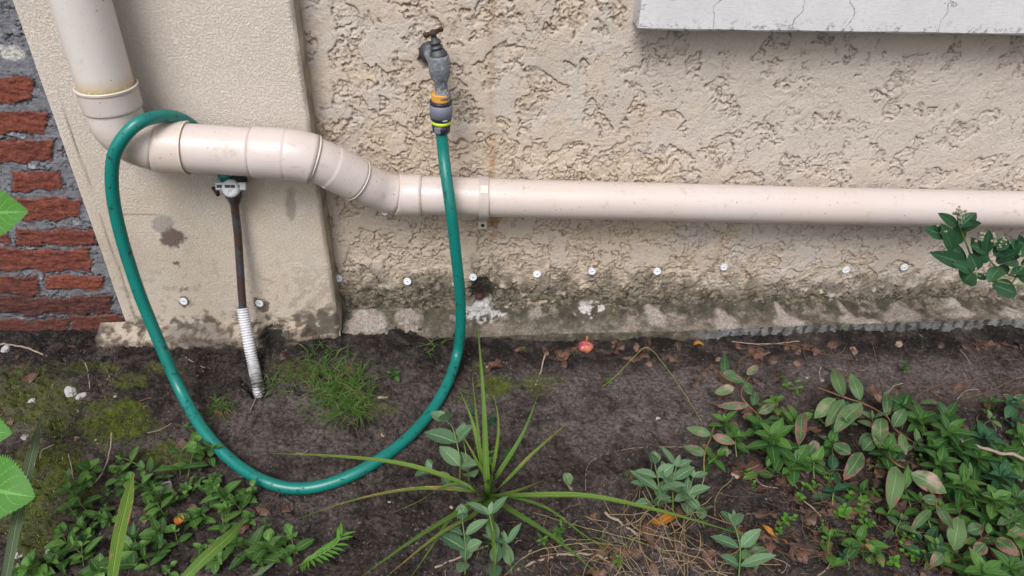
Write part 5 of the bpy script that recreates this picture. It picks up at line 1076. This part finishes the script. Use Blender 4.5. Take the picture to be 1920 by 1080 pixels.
# roots in the hole
q = PY(905, 545, -.004); o = thing_at('root_clump', q, 'roots'); o['label'] = 'dark fibrous clump of dead roots in the hole low in the stucco'; M = MB()
for _ in range(110):
    a_ = random.uniform(-.3, math.pi + .3); l = random.uniform(.008, .026); s0 = q + np.array([random.gauss(0, .007), .006, random.gauss(.002, .006)]); d = np.array([math.cos(a_), -random.uniform(.2, .8), math.sin(a_)])
    tube(M, catmull([s0, s0 + d * l * .5, s0 + d * l + np.array([random.uniform(-.004, .004), .002, -.003])], 3), random.uniform(.0003, .0008), 4)
tag(M.build('fibres', simple('dark_root', (.035, .025, .02), .85, .5), o), kind='stuff')
M = MB(); lathe(M, PY(899, 553, .008), (-.1, -1, .2), [(0, .010), (.006, .011), (.012, .008), (.015, .0003)], 12); M.build('crown', simple('dark_red_root', (.10, .03, .022), .7, .4, 200, .002), o)

# ---- fine twiggy litter
for nm_, cx, cy, sx, sy, n_, lab_ in (('fine_litter', 1600, 960, 130, 65, 420, 'fine brown roots and stalks matted under the shrubs at lower right'), ('dry_litter', 1780, 730, 110, 28, 110, 'thin dark stalks strewn on the soil behind the right greenery'), ('root_litter', 1180, 1030, 120, 40, 90, 'thin roots and stalks strewn around the straw tangle')):
    M = MB(); q0 = GS(cx, cy)
    for _ in range(n_):
        px, py = random.gauss(cx, sx), random.gauss(cy, sy)
        if py < 690: continue
        q = GS(px, py, random.uniform(.001, .012)); a_ = random.random() * 6.28; l = random.uniform(.012, .04); P = [q]
        for k in range(3): a_ += random.uniform(-.5, .5); q = q + np.array([math.cos(a_), math.sin(a_), random.uniform(-.2, .2)]) * l / 3; P.append(q)
        tube(M, catmull(P, 3), random.uniform(.0003, .0008), 4, t=(random.random(), 0, 0))
    tag(M.build(nm_, STEMB if nm_ != 'root_litter' else DRYW, loc=tuple(q0)), lab_, 'litter', kind='stuff')
# ---- soil crumbs and moss as stuff
def scatter(name, n, region, mt_, rmin, rmax, lab, cat, spike=False, weight=None):
    M = MB(); pxs = rng.uniform(region[0], region[2], n); pys = rng.uniform(region[1], region[3], n)
    ico = np.array([(0, 0, 1), (.9, 0, .3), (.28, .85, .3), (-.73, .52, .3), (-.73, -.52, .3), (.28, -.85, .3), (0, 0, -.8)]); fc_ = [(0, 1, 2), (0, 2, 3), (0, 3, 4), (0, 4, 5), (0, 5, 1), (6, 2, 1), (6, 3, 2), (6, 4, 3), (6, 5, 4), (6, 1, 5)]
    R_ = np.array([ray(a_, b2) for a_, b2 in zip(pxs, pys)]); z = np.zeros(n)
    for _ in range(6): P = CAM + R_ * ((z - CAM[2]) / R_[:, 2])[:, None]; z = gh(P[:, 0], P[:, 1])
    P[:, 2] = z; 
    if weight is not None: keep = rng.random(n) < weight(pxs, pys, P); P = P[keep]
    for q in P:
        r_ = rng.uniform(rmin, rmax) ** 1.0
        if spike:
            d = np.array([rng.normal(0, .5), rng.normal(0, .5), 1]) * r_; s_ = np.array([rng.normal(), rng.normal(), 0]); s_ = nrm(s_) * r_ * .28
            M.add([q - s_ - UP * .001, q + s_ - UP * .001, q + d * .6 + s_ * .8, q + d], [(0, 1, 2, 3)], None, (float(rng.random()), 0, 0))
        else: M.add(q + ico * r_ * rng.uniform(.6, 1.2, (7, 1)) * np.array([1, 1, .75]), fc_, None, (float(rng.random()), 0, 0))
    o = M.build(name, mt_, loc=(0, 0, 0), smooth=False); tag(o, lab, cat, kind='stuff')

m, nt, p, co = mat('soil_crumb'); r, _a, _b = attr(nt, 'tint'); setin(nt, p, Base_Color=mx(nt, r, (.03, .023, .02), (.13, .105, .095)), Roughness=.9); bump(nt, p, noi(nt, co, 500, 3), .001)
def wcr(px, py, P):
    sm = np.clip(blob(px, py, 1200, 750, 230, 90, 0) + blob(px, py, 520, 800, 110, 60, 0), 0, 1)
    return (.25 + .75 * sst(-.2, .3, fbm(P[:, 0] * 14, P[:, 1] * 14, 3, 301))) * (1 - .8 * sm)
scatter('soil_crumbs', 20000, (-60, 655, 1980, 1120), m, .0008, .0034, 'loose crumbs of dark soil and grit over the bare bed', 'soil crumbs', weight=wcr)
m, nt, p, co = mat('moss_tip'); r, _a, _b = attr(nt, 'tint'); setin(nt, p, Base_Color=mx(nt, r, (.055, .075, .01), (.22, .27, .04)), Roughness=.7)
def wmo(px, py, P):
    n1_ = fbm(P[:, 0] * 10, P[:, 1] * 10, 4, 200); n2_ = fbm(P[:, 0] * 45, P[:, 1] * 45, 4, 201, .6); r = np.zeros(len(px))
    for cx, cy, rx, ry, a in MOSS: r = np.maximum(r, a * blob(px, py, cx, cy, rx, ry, n1_ * 1.4 + n2_ * 1.6, .3))
    return r ** 1.3 * (.25 + .75 * sst(-.15, .15, n2_))
scatter('moss', 70000, (-60, 660, 1230, 1100), m, .0028, .0060, 'yellow green moss growing in patches on the soil', 'moss', True, wmo)
# ---- unique labels
from collections import defaultdict
G = defaultdict(list)
for o, lab, px in PEND: G[lab].append((px, o))
ORD = ['', 'first', 'second', 'third', 'fourth', 'fifth', 'sixth', 'seventh', 'eighth', 'ninth', 'tenth', 'eleventh', 'twelfth', 'thirteenth', 'fourteenth', 'fifteenth', 'sixteenth', 'seventeenth', 'eighteenth', 'nineteenth', 'twentieth']
for lab, L_ in G.items():
    L_.sort(key=lambda q: q[0])
    for i, (px, o) in enumerate(L_):
        n_ = len(L_)
        pos = px;
        o['label'] = lab if n_ == 1 else ('leftmost ' + lab if i == 0 else 'rightmost ' + lab if i == n_ - 1 else (ORD[i + 1] if i < 20 else '%dth' % (i + 1)) + ' from left, ' + lab)

for o in C.objects:
    if 'label' in o and len(o['label'].replace(',', ' ').split()) > 16: print('LONG', o['label'])
